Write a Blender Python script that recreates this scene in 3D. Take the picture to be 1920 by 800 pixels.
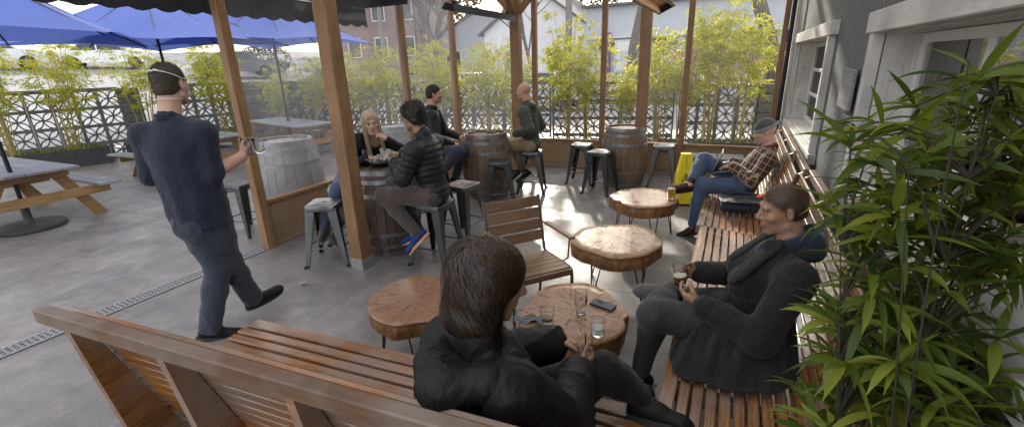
import bpy, bmesh, math, random
import numpy as np
from mathutils import Vector, Matrix
random.seed(7); RNG = np.random.default_rng(7)
for o in list(bpy.data.objects): bpy.data.objects.remove(o)
SC = bpy.context.scene; COL = SC.collection; R_ = math.radians

# ------------------------------------------------------------------ camera
cam = bpy.data.cameras.new('camera'); camo = bpy.data.objects.new('camera', cam); COL.objects.link(camo)
cam.sensor_width = 36; cam.sensor_fit = 'HORIZONTAL'; cam.lens = 842.5/1920*36; cam.clip_start = .05; cam.clip_end = 600
camo.location = (0, 0, 1.85)
rt = Vector((0.90065, 0.43340, -0.03151)); dn = Vector((0.10951, -0.29654, -0.94872)); fw = Vector((-0.42052, 0.85102, -0.31454))
camo.rotation_euler = Matrix((rt, -dn, -fw)).transposed().to_euler()
SC.camera = camo

# ------------------------------------------------------------------ light
SUN_AZ, SUN_EL = -21.0, 22.0      # azimuth from +Y towards +X, elevation
w = bpy.data.worlds.new('World'); SC.world = w; w.use_nodes = True
nt = w.node_tree; nt.nodes.clear()
sky = nt.nodes.new('ShaderNodeTexSky'); sky.sky_type = 'NISHITA'; sky.sun_disc = False
sky.sun_elevation = R_(SUN_EL); sky.sun_rotation = R_(SUN_AZ); sky.air_density = 1.0; sky.dust_density = 2.5; sky.ozone_density = 1.5
bg = nt.nodes.new('ShaderNodeBackground'); bg.inputs[1].default_value = .15
mixc = nt.nodes.new('ShaderNodeMix'); mixc.data_type = 'RGBA'; mixc.inputs[0].default_value = .55; mixc.inputs[7].default_value = (7.1, 6.7, 6.35, 1)   # thin bright cloud over the blue
wo = nt.nodes.new('ShaderNodeOutputWorld'); nt.links.new(sky.outputs[0], mixc.inputs[6]); nt.links.new(mixc.outputs[2], bg.inputs[0]); nt.links.new(bg.outputs[0], wo.inputs[0])
sl = bpy.data.lights.new('sun', 'SUN'); sl.energy = 2.7; sl.angle = R_(2.2); sl.color = (1, .93, .82)
so = bpy.data.objects.new('sun', sl); COL.objects.link(so)
sd = Vector((math.sin(R_(SUN_AZ))*math.cos(R_(SUN_EL)), math.cos(R_(SUN_AZ))*math.cos(R_(SUN_EL)), math.sin(R_(SUN_EL))))
so.rotation_euler = sd.to_track_quat('Z', 'Y').to_euler(); so.location = (0, 0, 12)
SC.view_settings.view_transform = 'Standard'; SC.view_settings.look = 'None'; SC.view_settings.gamma = 1
SC.view_settings.exposure = 1.28
SC.render.engine = 'CYCLES'
try:
    SC.cycles.max_bounces = 10; SC.cycles.transparent_max_bounces = 24; SC.cycles.sample_clamp_indirect = 6
except Exception: pass

# ------------------------------------------------------------------ object helpers
OFF = {}
def tag(o, label=None, cat=None, group=None, kind=None):
    if label: o['label'] = label
    if cat: o['category'] = cat
    if group: o['group'] = group
    if kind: o['kind'] = kind
    return o
def thing(name, label, cat, loc=(0, 0, 0), rz=0, group=None):
    o = bpy.data.objects.new(name, None); COL.objects.link(o); o.empty_display_size = .1
    o.location = loc; o.rotation_euler = (0, 0, rz); OFF[o.name] = np.array(loc, float)
    return tag(o, label, cat, group)
def link(name, me, mat=None, parent=None, world=False, sharp=35):
    if mat:
        for m in (mat if isinstance(mat, (list, tuple)) else [mat]): me.materials.append(m)
    if sharp is not None:
        me.polygons.foreach_set('use_smooth', [True]*len(me.polygons)); me.set_sharp_from_angle(angle=R_(sharp))
    o = bpy.data.objects.new(name, me); COL.objects.link(o)
    if parent:
        o.parent = parent; OFF[o.name] = OFF[parent.name]
        if world:
            c = np.empty(len(me.vertices)*3); me.vertices.foreach_get('co', c)
            c = (c.reshape(-1, 3)-OFF[parent.name]).ravel(); me.vertices.foreach_set('co', c)
    else: OFF[o.name] = np.zeros(3)
    return o
def copy_tree(o, parent=None):
    c = o.copy(); COL.objects.link(c)
    if parent: c.parent = parent
    for ch in list(o.children): copy_tree(ch, c)
    return c
def np_mesh(name, V, F, mat=None, parent=None, world=False, sharp=35, mi=None, cols=None):
    me = bpy.data.meshes.new(name)
    V = np.asarray(V, np.float32); F = np.asarray(F, np.int32); n = F.shape[1]
    me.vertices.add(len(V)); me.vertices.foreach_set('co', V.ravel())
    me.loops.add(F.size); me.loops.foreach_set('vertex_index', F.ravel())
    me.polygons.add(len(F)); me.polygons.foreach_set('loop_start', np.arange(0, F.size, n, dtype=np.int32))
    me.polygons.foreach_set('loop_total', np.full(len(F), n, np.int32))
    if cols is not None:
        at = me.color_attributes.new('tint', 'FLOAT_COLOR', 'POINT')
        c = np.ones((len(V), 4), np.float32); c[:, :3] = cols; at.data.foreach_set('color', c.ravel())
    me.update(calc_edges=True)
    if mi is not None: me.polygons.foreach_set('material_index', np.asarray(mi, np.int32))
    return link(name, me, mat, parent, world, sharp)
def frame(d, up=(0, 0, 1)):
    y = Vector(d).normalized(); u = Vector(up)
    if abs(y.dot(u)) > .995: u = Vector((0, 1, 0)) if abs(y.z) > .9 else Vector((0, 0, 1))
    x = y.cross(u).normalized(); z = x.cross(y)
    return Matrix((x, y, z)).transposed()          # columns: right, along, up
class MB:
    """collects boxes, beams, tubes and turned shapes into one mesh with board uvs and a random value per piece"""
    def __init__(s): s.v = []; s.f = []; s.uv = []; s.rn = []; s.mi = []
    def add(s, vs, fs, uvs=None, m=0, rn=None):
        b = len(s.v); s.v += [tuple(v) for v in vs]; r = random.random() if rn is None else rn
        for i, f in enumerate(fs):
            s.f.append([b+k for k in f]); s.rn.append(r); s.mi.append(m)
            s.uv.append(uvs[i] if uvs else [(vs[k][0], vs[k][1]) for k in f])
    def box(s, c, size, rot=None, bev=.004, m=0, taper=None):
        bm = bmesh.new(); bmesh.ops.create_cube(bm, size=1)
        for v in bm.verts:
            z = v.co.z+.5
            v.co = Vector((v.co.x*size[0], v.co.y*size[1], v.co.z*size[2]))
            if taper: k = 1+(taper-1)*z; v.co.x *= k; v.co.y *= k
        if bev: bmesh.ops.bevel(bm, geom=bm.edges[:], offset=min(bev, min(size)*.3), segments=1, affect='EDGES')
        L = max(range(3), key=lambda i: size[i]); oth = [i for i in range(3) if i != L]
        du, dv = random.random()*7, random.random()*7
        bm.normal_update(); vs = [v.co.copy() for v in bm.verts]; fs = []; uvs = []
        for f in bm.faces:
            n = f.normal; a = max(range(3), key=lambda i: abs(n[i])); fs.append([v.index for v in f.verts])
            if a == L: uvs.append([(v.co[oth[0]]+du, v.co[oth[1]]+dv) for v in f.verts])
            else:
                o = [i for i in oth if i != a][0]; uvs.append([(v.co[L]+du, v.co[o]+dv+(.37 if a == oth[0] else 0)) for v in f.verts])
        bm.free(); c = Vector(c)
        if rot is not None: vs = [rot @ v for v in vs]
        s.add([v+c for v in vs], fs, uvs, m)
    def beam(s, p0, p1, w, t, up=(0, 0, 1), bev=.004, m=0):
        """w sideways, t along up"""
        p0, p1 = Vector(p0), Vector(p1); s.box((p0+p1)/2, (w, (p1-p0).length, t), frame(p1-p0, up), bev, m)
    def tube(s, pts, r, n=8, m=0, caps=True, up=None):
        pts = [Vector(p) for p in pts]; k = len(pts); r = [r]*k if not hasattr(r, '__len__') else r
        vs = []; u = None; acc = 0
        for i, p in enumerate(pts):
            d = (pts[min(i+1, k-1)]-pts[max(i-1, 0)]).normalized()
            if u is None:
                u = Vector(up) if up else (Vector((0, 0, 1)) if abs(d.z) < .9 else Vector((1, 0, 0)))
            u = (u-d*u.dot(d)).normalized(); x = d.cross(u)
            for j in range(n):
                a = 2*math.pi*j/n; vs.append(p+x*(math.cos(a)*r[i])+u*(math.sin(a)*r[i]))
        fs = []; uvs = []; L = [0]
        for i in range(1, k): L.append(L[-1]+(pts[i]-pts[i-1]).length)
        for i in range(k-1):
            for j in range(n):
                j2 = (j+1) % n; fs.append([i*n+j, i*n+j2, (i+1)*n+j2, (i+1)*n+j])
                a, b = j/n*6.28*max(r), (j+1)/n*6.28*max(r); uvs.append([(L[i], a), (L[i], b), (L[i+1], b), (L[i+1], a)])
        if caps:
            fs.append(list(range(n))[::-1]); fs.append([(k-1)*n+j for j in range(n)]); uvs += [[(0, 0)]*n, [(0, 0)]*n]
        s.add(vs, fs, uvs, m)
    def lathe(s, prof, n=24, c=(0, 0, 0), m=0, rot=None, close=False):
        vs = []; c = Vector(c)
        for r, z in prof:
            for j in range(n):
                a = 2*math.pi*j/n; v = Vector((r*math.cos(a), r*math.sin(a), z)); vs.append((rot @ v if rot else v)+c)
        fs = []; uvs = []; k = len(prof)
        for i in range(k if close else k-1):
            i2 = (i+1) % k
            for j in range(n):
                j2 = (j+1) % n; fs.append([i*n+j, i*n+j2, i2*n+j2, i2*n+j]); a, b = j/n*6.28*.3, (j+1)/n*6.28*.3
                z0, z1 = prof[i][1]+prof[i][0]*.01, prof[i2][1]; uvs.append([(z0, a), (z0, b), (z1, b), (z1, a)])
        if not close:
            if prof[0][0] > 1e-5: fs.append([j for j in range(n)][::-1]); uvs.append([(vs[j][0], vs[j][1]) for j in range(n)][::-1])
            if prof[-1][0] > 1e-5: fs.append([(k-1)*n+j for j in range(n)]); uvs.append([(vs[j][0], vs[j][1]) for j in range(n)])
        s.add(vs, fs, uvs, m)
    def prism(s, poly, z0, z1, xf=None, m=0):
        """poly 2d list extruded z0..z1"""
        n = len(poly); vs = [Vector((x, y, z0)) for x, y in poly]+[Vector((x, y, z1)) for x, y in poly]
        if xf: vs = [xf @ v for v in vs]
        fs = [list(range(n))[::-1], [n+i for i in range(n)]]; uvs = [[poly[i] for i in range(n)][::-1], [poly[i] for i in range(n)]]
        for i in range(n):
            j = (i+1) % n; fs.append([i, j, n+j, n+i]); uvs.append([(z0, poly[i][0]+poly[i][1]), (z0, poly[j][0]+poly[j][1]), (z1, poly[j][0]+poly[j][1]), (z1, poly[i][0]+poly[i][1])])
        s.add(vs, fs, uvs, m)
    def quad(s, a, b, c, d, m=0): s.add([a, b, c, d], [[0, 1, 2, 3]], [[(0, 0), (1, 0), (1, 1), (0, 1)]], m)
    def obj(s, name, mat, parent=None, world=False, sharp=35, recalc=True):
        me = bpy.data.meshes.new(name); me.from_pydata(s.v, [], s.f)
        ul = me.uv_layers.new(name='UVMap'); ul.data.foreach_set('uv', [c for f in s.uv for q in f for c in q])
        at = me.attributes.new('rnd', 'FLOAT', 'FACE'); at.data.foreach_set('value', s.rn)
        me.polygons.foreach_set('material_index', s.mi)
        if recalc:
            bm = bmesh.new(); bm.from_mesh(me); bmesh.ops.recalc_face_normals(bm, faces=bm.faces); bm.to_mesh(me); bm.free()
        return link(name, me, mat, parent, world, sharp)

# ------------------------------------------------------------------ materials
class NT:
    def __init__(s, name):
        s.m = bpy.data.materials.new(name); s.m.use_nodes = True; s.t = s.m.node_tree; s.t.nodes.clear()
        s.out = s.t.nodes.new('ShaderNodeOutputMaterial')
    def n(s, ty, **k):
        nd = s.t.nodes.new('ShaderNode'+ty)
        for a, b in k.items(): setattr(nd, a, b)
        return nd
    def l(s, a, b): s.t.links.new(a, b)
    def set(s, sock, v):
        if isinstance(v, bpy.types.NodeSocket): s.l(v, sock)
        elif isinstance(v, (tuple, list)) and len(v) == 3 and sock.type == 'RGBA': sock.default_value = (*v, 1)
        else: sock.default_value = v
    def noise(s, vec, scale, detail=4, rough=.55, dist=0, out=0):
        nd = s.n('TexNoise'); s.set(nd.inputs['Scale'], scale); nd.inputs['Detail'].default_value = detail
        nd.inputs['Roughness'].default_value = rough; nd.inputs['Distortion'].default_value = dist
        if vec is not None: s.l(vec, nd.inputs['Vector'])
        return nd.outputs[out]
    def coord(s, kind='Object', scale=(1, 1, 1), rot=(0, 0, 0), loc=(0, 0, 0)):
        if kind == 'UV': c = s.n('UVMap').outputs[0]
        else: c = s.n('TexCoord').outputs[kind]
        mp = s.n('Mapping'); mp.inputs['Scale'].default_value = scale; mp.inputs['Rotation'].default_value = rot; mp.inputs['Location'].default_value = loc
        s.l(c, mp.inputs[0]); return mp.outputs[0]
    def ramp(s, f, stops, interp='LINEAR'):
        r = s.n('ValToRGB'); r.color_ramp.interpolation = interp; e = r.color_ramp.elements
        while len(e) < len(stops): e.new(.5)
        for i, (p, c) in enumerate(stops): e[i].position = p; e[i].color = (*c, 1) if len(c) == 3 else c
        s.l(f, r.inputs[0]); return r.outputs[0]
    def mix(s, f, a, b, mode='MIX'):
        x = s.n('Mix', data_type='RGBA', blend_type=mode); s.set(x.inputs[0], f); s.set(x.inputs[6], a); s.set(x.inputs[7], b); return x.outputs[2]
    def math(s, op, a, b=0.0, c=None):
        x = s.n('Math', operation=op); s.set(x.inputs[0], a); s.set(x.inputs[1], b)
        if c is not None: s.set(x.inputs[2], c)
        return x.outputs[0]
    def attr(s, name, out='Fac'): a = s.n('Attribute', attribute_name=name); return a.outputs[out]
    def bump(s, h, st=.3, dist=.01):
        b = s.n('Bump'); b.inputs['Strength'].default_value = st; b.inputs['Distance'].default_value = dist; s.l(h, b.inputs['Height']); return b.outputs[0]
    def bsdf(s, col, rough=.6, normal=None, **k):
        p = s.n('BsdfPrincipled'); s.set(p.inputs['Base Color'], col); s.set(p.inputs['Roughness'], rough)
        if normal is not None: s.l(normal, p.inputs['Normal'])
        for a, b in k.items(): s.set(p.inputs[a.replace('_', ' ')], b)
        s.p = p; s.l(p.outputs[0], s.out.inputs[0]); return s.m
def plain(name, col, rough=.6, var=.15, scale=20, bump=.1, metal=0, **k):
    t = NT(name); c = t.coord('Object'); n = t.noise(c, scale, 5)
    col2 = t.mix(t.ramp(n, [(.3, (0, 0, 0)), (.7, (1, 1, 1))]), tuple(x*(1-var) for x in col), tuple(min(1, x*(1+var)) for x in col))
    return t.bsdf(col2, rough, t.bump(t.noise(c, scale*4, 4), bump, .004), Metallic=metal, **k)
def wood(name, dark, light, rough=.5, along=1.5, across=28, var=.35, coat=0, stain=0, bump=.25, grey=None):
    """grain along u of the board uvs, each board its own tone"""
    t = NT(name); c = t.coord('UV', (along, across, 1)); r = t.attr('rnd')
    ad = t.n('VectorMath', operation='ADD'); t.l(c, ad.inputs[0]); cb = t.n('CombineXYZ'); t.l(t.math('MULTIPLY', r, 13.0), cb.inputs[2]); t.l(cb.outputs[0], ad.inputs[1])
    g = t.noise(ad.outputs[0], 1.6, 8, .62, 1.2); g2 = t.noise(ad.outputs[0], 9, 3, .6)
    f = t.ramp(g, [(.28, (0, 0, 0)), (.72, (1, 1, 1))]); col = t.mix(f, dark, light)
    col = t.mix(t.math('MULTIPLY', t.ramp(g2, [(.5, (0, 0, 0)), (.8, (1, 1, 1))]), .35), col, tuple(x*.55 for x in dark))
    col = t.mix(1.0, col, t.ramp(r, [(0, (1-var,)*3), (1, (1+var*.6,)*3)]), 'MULTIPLY')
    cu = t.coord('UV', (1.3, 1.3, 1)); bl = t.noise(cu, 2.2, 5, .6)
    col = t.mix(1.0, col, t.ramp(bl, [(.3, (.72, .72, .74)), (.65, (1.05, 1.05, 1.05))]), 'MULTIPLY')
    kn = t.n('TexVoronoi'); kc = t.coord('UV', (1.6, 5, 1)); t.l(kc, kn.inputs['Vector']); kn.inputs['Scale'].default_value = 1.4
    col = t.mix(t.ramp(kn.outputs['Distance'], [(.03, (.75,)*3), (.075, (0, 0, 0))]), col, tuple(x*.35 for x in dark))
    if grey: col = t.mix(t.ramp(t.noise(t.coord('Object'), 3.5, 4), [(.42, (0, 0, 0)), (.62, (.8,)*3)]), col, grey)
    rr = t.math('ADD', t.math('MULTIPLY', g, .25), rough-.12)
    return t.bsdf(col, rr, t.bump(g, bump, .004), Coat_Weight=coat, Coat_Roughness=.18)
def fabric(name, col, rough=.85, weave=420, var=.18, folds=.25, sheen=.25, mix=None):
    t = NT(name); c = t.coord('Object'); n = t.noise(c, 7, 6, .6)
    base = t.mix(t.ramp(n, [(.3, (0, 0, 0)), (.7, (1, 1, 1))]), tuple(x*(1-var) for x in col), tuple(x*(1+var) for x in col))
    if mix: base = t.mix(t.ramp(t.noise(c, 160, 3), [(.45, (0, 0, 0)), (.62, (1, 1, 1))]), base, mix)
    h = t.math('ADD', t.math('MULTIPLY', t.noise(t.coord('Object', (1, 1, .45)), 13, 4, .55, .8), 1.0), t.math('MULTIPLY', t.noise(c, weave, 2), .06))
    return t.bsdf(base, rough, t.bump(h, folds, .03), Sheen_Weight=sheen, Specular_IOR_Level=.25)
M = {}
M['post'] = wood('fir_post', (.21, .105, .045), (.41, .235, .11), .5, 1.2, 24, .15)
M['bench'] = wood('oiled_bench_slat', (.17, .064, .018), (.46, .205, .062), .28, 1.5, 26, .5, coat=.4, grey=(.25, .19, .15))
M['bench_rail'] = wood('weathered_bench_rail', (.12, .062, .030), (.29, .165, .085), .45, 1.5, 26, .25, grey=(.22, .18, .15))
M['ply'] = wood('knee_wall_board', (.26, .15, .075), (.42, .27, .15), .55, 1.2, 12, .12, grey=(.27, .2, .13))
M['picnic_top'] = wood('silvered_table_board', (.20, .20, .21), (.42, .42, .44), .6, 1.2, 20, .15)
M['picnic_leg'] = wood('stained_table_leg', (.27, .15, .06), (.48, .30, .13), .55, 1.2, 18, .2)
M['stave'] = wood('oak_stave', (.12, .07, .04), (.32, .21, .13), .6, 2.2, 14, .35, grey=(.22, .18, .15))
M['stave_grey'] = wood('silvered_oak_stave', (.25, .235, .225), (.42, .40, .385), .65, 2.2, 14, .25)
M['stave_dark'] = wood('dark_oak_stave', (.06, .042, .032), (.19, .135, .10), .6, 2.2, 14, .35)
M['chair_slat'] = wood('chair_slat', (.17, .10, .055), (.31, .20, .12), .4, 1.5, 24, .12, coat=.15)
M['white_trim'] = wood('chalky_white_trim', (.52, .50, .47), (.74, .72, .68), .7, 1.0, 10, .06, bump=.5)
M['hoop'] = plain('galvanised_hoop', (.24, .24, .25), .5, .3, 14, .2, .75)
M['gun'] = plain('gunmetal_paint', (.10, .105, .11), .33, .25, 9, .08, .85)
M['silver'] = plain('brushed_silver_stool', (.18, .185, .19), .3, .2, 9, .08, .9)
M['black_metal'] = plain('black_metal', (.02, .02, .022), .4, .2, 15, .05, .4)
M['zinc'] = plain('zinc_bracket', (.42, .43, .44), .45, .2, 30, .1, .7)
M['rubber'] = plain('black_rubber', (.02, .02, .02), .7)
M['cmu'] = plain('breeze_block_concrete', (.20, .20, .195), .85, .2, 9, .6)
M['cmu_side'] = plain('pilaster_concrete', (.16, .16, .155), .9, .2, 7, .6)
M['yellow'] = plain('yellow_plastic', (.80, .66, .02), .38, .06, 8, .03, 0, Subsurface_Weight=.0)
M['ink'] = plain('black_ink', (.02, .02, .02), .6, 0)
M['soil'] = plain('planter_soil', (.055, .04, .028), .95, .4, 30, .9)
M['planter'] = plain('dark_planter', (.05, .05, .05), .6, .2, 8, .2)
def polyroof():
    t = NT('translucent_roof_panel'); tl = t.n('BsdfTranslucent'); tl.inputs[0].default_value = (.86, .87, .86, 1); df = t.n('BsdfDiffuse'); df.inputs[0].default_value = (.7, .7, .7, 1); mx = t.n('MixShader'); mx.inputs[0].default_value = .25; t.l(tl.outputs[0], mx.inputs[1]); t.l(df.outputs[0], mx.inputs[2]); t.l(mx.outputs[0], t.out.inputs[0]); return t.m
M['roof_panel'] = polyroof()
M['beer'] = None
def glassmat(name, col=(1, 1, 1), rough=0.0, ior=1.45):
    t = NT(name); g = t.n('BsdfGlass'); t.set(g.inputs['Color'], col); g.inputs['Roughness'].default_value = rough; g.inputs['IOR'].default_value = ior
    t.l(g.outputs[0], t.out.inputs[0]); return t.m
M['glass'] = glassmat('drinking_glass', (.98, .99, .99))
def thinglass(nm='dusty_window_glass', d0=.08, d1=.26):
    t = NT(nm); tr = t.n('BsdfTransparent'); tr.inputs[0].default_value = (.97, .975, .97, 1)
    gl = t.n('BsdfGlossy'); gl.inputs['Roughness'].default_value = .02; df = t.n('BsdfTranslucent'); df.inputs[0].default_value = (.9, .92, .95, 1)
    d2 = t.n('BsdfDiffuse'); d2.inputs[0].default_value = (.8, .82, .85, 1)
    fr = t.n('Fresnel'); fr.inputs[0].default_value = 1.3
    mx = t.n('MixShader'); t.l(fr.outputs[0], mx.inputs[0]); t.l(tr.outputs[0], mx.inputs[1]); t.l(gl.outputs[0], mx.inputs[2])
    c = t.coord('Object'); du = t.ramp(t.noise(c, 1.4, 7, .65, .5), [(.35, (d0,)*3), (.75, (d1,)*3)])
    md = t.n('MixShader'); md.inputs[0].default_value = .35; t.l(df.outputs[0], md.inputs[1]); t.l(d2.outputs[0], md.inputs[2])
    m2 = t.n('MixShader'); t.l(du, m2.inputs[0]); t.l(mx.outputs[0], m2.inputs[1]); t.l(md.outputs[0], m2.inputs[2])
    t.l(m2.outputs[0], t.out.inputs[0]); return t.m
M['pane'] = thinglass(); M['pane_clear'] = thinglass('clear_window_glass', .01, .04)
def liquid(name, col, dens=60):
    t = NT(name); p = t.n('BsdfPrincipled'); t.set(p.inputs['Base Color'], col); p.inputs['Roughness'].default_value = .05
    p.inputs['Transmission Weight'].default_value = .55; p.inputs['IOR'].default_value = 1.33; t.l(p.outputs[0], t.out.inputs[0]); return t.m
M['beer'] = liquid('hazy_beer', (1.0, .56, .05)); M['water'] = liquid('water', (.93, .96, .93)); M['amber'] = liquid('amber_beer', (.55, .22, .06))
def leafmat(name, cols, trans=.45):
    t = NT(name); r = t.attr('rnd'); col = t.ramp(r, [(i/(len(cols)-1), c) for i, c in enumerate(cols)])
    p = t.n('BsdfPrincipled'); t.l(col, p.inputs['Base Color']); p.inputs['Roughness'].default_value = .42; p.inputs['Specular IOR Level'].default_value = .4
    tl = t.n('BsdfTranslucent'); t.l(t.mix(1.0, col, (1.25, 1.15, .5), 'MULTIPLY'), tl.inputs[0])
    mx = t.n('MixShader'); mx.inputs[0].default_value = trans; t.l(p.outputs[0], mx.inputs[1]); t.l(tl.outputs[0], mx.inputs[2]); t.l(mx.outputs[0], t.out.inputs[0]); return t.m
M['bamboo_leaf'] = leafmat('bamboo_leaf', [(.16, .23, .04), (.38, .46, .07), (.58, .60, .11), (.66, .56, .15)], .55)
M['bamboo_stem'] = plain('bamboo_culm', (.42, .34, .09), .45, .3, 5, .1)
M['plant_leaf'] = leafmat('broad_dark_leaf', [(.045, .08, .016), (.09, .15, .024), (.17, .235, .034), (.32, .36, .055)], .5)
M['bark'] = plain('tree_bark', (.12, .10, .085), .9, .35, 9, .9)
M['hedge'] = leafmat('hedge_leaf', [(.02, .035, .015), (.04, .07, .03), (.06, .09, .04)], .2)
# ------------------------------------------------------------------ ground
def floor_mat():
    t = NT('poured_concrete_floor'); c = t.coord('Object'); n = t.noise(c, .9, 8, .6, .4); n2 = t.noise(c, 6, 7, .65); n3 = t.noise(c, 60, 4)
    col = t.mix(t.ramp(n, [(.3, (0, 0, 0)), (.7, (1, 1, 1))]), (.16, .150, .148), (.315, .295, .28))
    col = t.mix(1, col, t.ramp(n2, [(.28, (.66, .66, .69)), (.66, (1.12, 1.10, 1.06))]), 'MULTIPLY')
    st = t.ramp(t.noise(t.coord('Object', (1, .35, 1)), 1.7, 5, .6, 1.5), [(.62, (0, 0, 0)), (.70, (.6,)*3)])
    col = t.mix(st, col, (.12, .12, .125))
    col = t.mix(1, col, t.ramp(n3, [(.3, (.86,)*3), (.7, (1.08,)*3)]), 'MULTIPLY'); col = t.mix(t.ramp(t.noise(t.coord('Object', (1.6, .5, 1), (0, 0, .6)), 2.3, 6, .62, 2.2), [(.60, (0, 0, 0)), (.64, (.35,)*3), (.70, (0, 0, 0))]), col, (.34, .32, .29))
    sp = t.ramp(t.noise(c, 38, 2, .5), [(.70, (0, 0, 0)), (.76, (.6,)*3)]); col = t.mix(sp, col, (.10, .095, .09))
    s = t.n('SeparateXYZ'); t.l(c, s.inputs[0]); wob = t.math('MULTIPLY', t.noise(c, 4, 2), .01)
    def line(val, per, wd):
        m = t.math('ABSOLUTE', t.math('SUBTRACT', t.math('MODULO', t.math('ADD', t.math('ADD', val, wob), 300.0), per), per/2)); return t.math('LESS_THAN', m, wd)
    yl = line(t.math('ADD', s.outputs[1], t.math('MULTIPLY', s.outputs[0], -.045)), 3.05, .006)
    xl = line(t.math('ADD', s.outputs[0], 1.45), 3.3, .005)
    j = t.math('MAXIMUM', yl, t.math('MULTIPLY', xl, .5)); col = t.mix(j, col, (.06, .06, .06))
    h = t.math('SUBTRACT', t.math('ADD', t.math('MULTIPLY', n2, .5), t.math('MULTIPLY', n3, .3)), j)
    rg = t.ramp(t.noise(c, 2.5, 5), [(.3, (.30,)*3), (.7, (.55,)*3)])
    return t.bsdf(col, rg, t.bump(h, .25, .006), Specular_IOR_Level=.6)
M['floor'] = floor_mat()
m = MB(); m.quad((-15.4, -30, 0), (40, -30, 0), (40, 12.2, 0), (-15.4, 12.2, 0)); fl_ = m.obj('floor', M['floor'], sharp=None); fl_['kind'] = 'structure'
M['road'] = plain('pale_asphalt', (.30, .30, .315), .85, .15, 3, .5); M['grass'] = plain('verge_grass', (.06, .10, .03), .9, .4, 12, .8)
# street that climbs away to the left and lies level beyond the far wall
m = MB(); gx = [-150, -45, -15.2]; 
def gz(x, y): return .02+max(0, min(1, (-x-15.2)/30))*3.6
def gh(x, y):
    if y < 13: return gz(x, y)
    k = (y-13)/107; xs = (-150, -45, -30, -15.4, 60); a = (3.62, 3.62, gz(-30, 0), .03, -.15); b = (5, 5, 4.2, 1.6, .4)
    return float(np.interp(x, xs, a)*(1-k)+np.interp(x, xs, b)*k)
rows = [-40, 3, 12.2]; 
m.add([(x, y, gz(x, y)) for y in (-40, 9, 13) for x in (-150, -45, -30, -15.4)], [[j*4+i, j*4+i+1, j*4+i+5, j*4+i+4] for j in range(2) for i in range(3)])
m.add([(-150, 13, 3.62), (-45, 13, 3.62), (-30, 13, gz(-30, 0)), (-15.4, 13, .03), (60, 13, -.15),
       (-150, 120, 5), (-45, 120, 5), (-30, 120, 4.2), (-15.4, 120, 1.6), (60, 120, .4)], [[i, i+1, i+6, i+5] for i in range(4)])
rd = m.obj('road', M['road'], sharp=None); rd['kind'] = 'structure'
m = MB(); m.box((-8, 20.9, .28), (50, 1.6, .5)); sw = m.obj('pavement', M['cmu'], sharp=None); sw['kind'] = 'structure'

# ------------------------------------------------------------------ floor drain
t = thing('floor_drain', 'long grey slotted drain grate running across the concrete floor', 'drain', (-4.54, 0, 0))
m = MB(); m.box((0, .45, .003), (.17, 4.9, .004), bev=0); m.obj('channel', M['rubber'], t, sharp=None)
m = MB()
for s in (-1, 1): m.box((s*.078, .45, .007), (.016, 4.9, .008), bev=.002)
m.obj('frame', M['zinc'], t)
m = MB()
for s in (-.062, -.022, .022, .062): m.box((s, .45, .006), (.012, 4.9, .006), bev=0)
k = -2.0
while k < 2.9: m.box((0, k, .0065), (.14, .016, .005), bev=0); k += .036
m.obj('grate', plain('grey_grate', (.36, .36, .365), .6), t, sharp=None)

# ------------------------------------------------------------------ timber posts of the roof
def post(x, y, s, label, zinc=False, braces=()):
    t = thing('timber_post', label, 'post', (x, y, 0), 0, 'square timber posts holding the roof')
    m = MB(); m.box((0, 0, 1.75), (s, s, 3.4), bev=.006); m.obj('shaft', M['post'], t)
    if zinc:
        m = MB(); m.box((0, 0, .055), (s+.008, s+.008, .11), bev=.001)
        for i in range(4):
            for j in range(2): m.lathe([(.0, .004), (.006, .003), (.007, 0)], 6, (s/2+.005, -.045+i*.03, .035+j*.04), rot=Matrix.Rotation(R_(90), 3, 'Y'))
        m.obj('base_bracket', M['zinc'], t)
    for (dx, dy) in braces:
        m = MB(); m.beam((dx*.05, dy*.05, 2.62), (dx*.55, dy*.55, 3.12), .09, .09); m.obj('brace', M['post'], t)
    return t
post(-3.14, 2.99, .14, 'thick cedar post with a steel foot beside the occupied barrel', True)
post(-3.30, 7.03, .15, 'cedar post with two braces behind the bald man', False, ((1, 0), (-1, 0), (0, -1)))
post(-1.25, 7.03, .145, 'cedar post standing in front of the pale far barrel', True, ((-1, 0), (0, -1)))
# roof: beams and boarded deck, rafters show at the eaves
t = thing('patio_roof', 'timber patio roof with beams on the cedar posts', 'roof', (-1.9, 4.6, 3.1))
m = MB()
for X in (-4.5, -3.2, -1.25): m.box((X+1.9, .0, .12), (.12, 7.0, .24))
for k in range(9): m.box((0.0, -3.3+k*.82, .30), (5.6, .05, .12))
m.obj('beam', M['post'], t)
m = MB(); m.add([(-2.9, -3.65, .40), (3.0, -3.65, .40), (3.0, 3.75, .40), (-2.9, 3.75, .40)], [[0, 1, 2, 3]]); m.obj('deck', M['roof_panel'], t, sharp=None)
m = MB(); m.box((-1.05, 3.42, .20), (3.7, .04, .62)); m.obj('added_sun_board', M['post'], t)  # unseen board added above the far header to keep sun off the stump table

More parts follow.
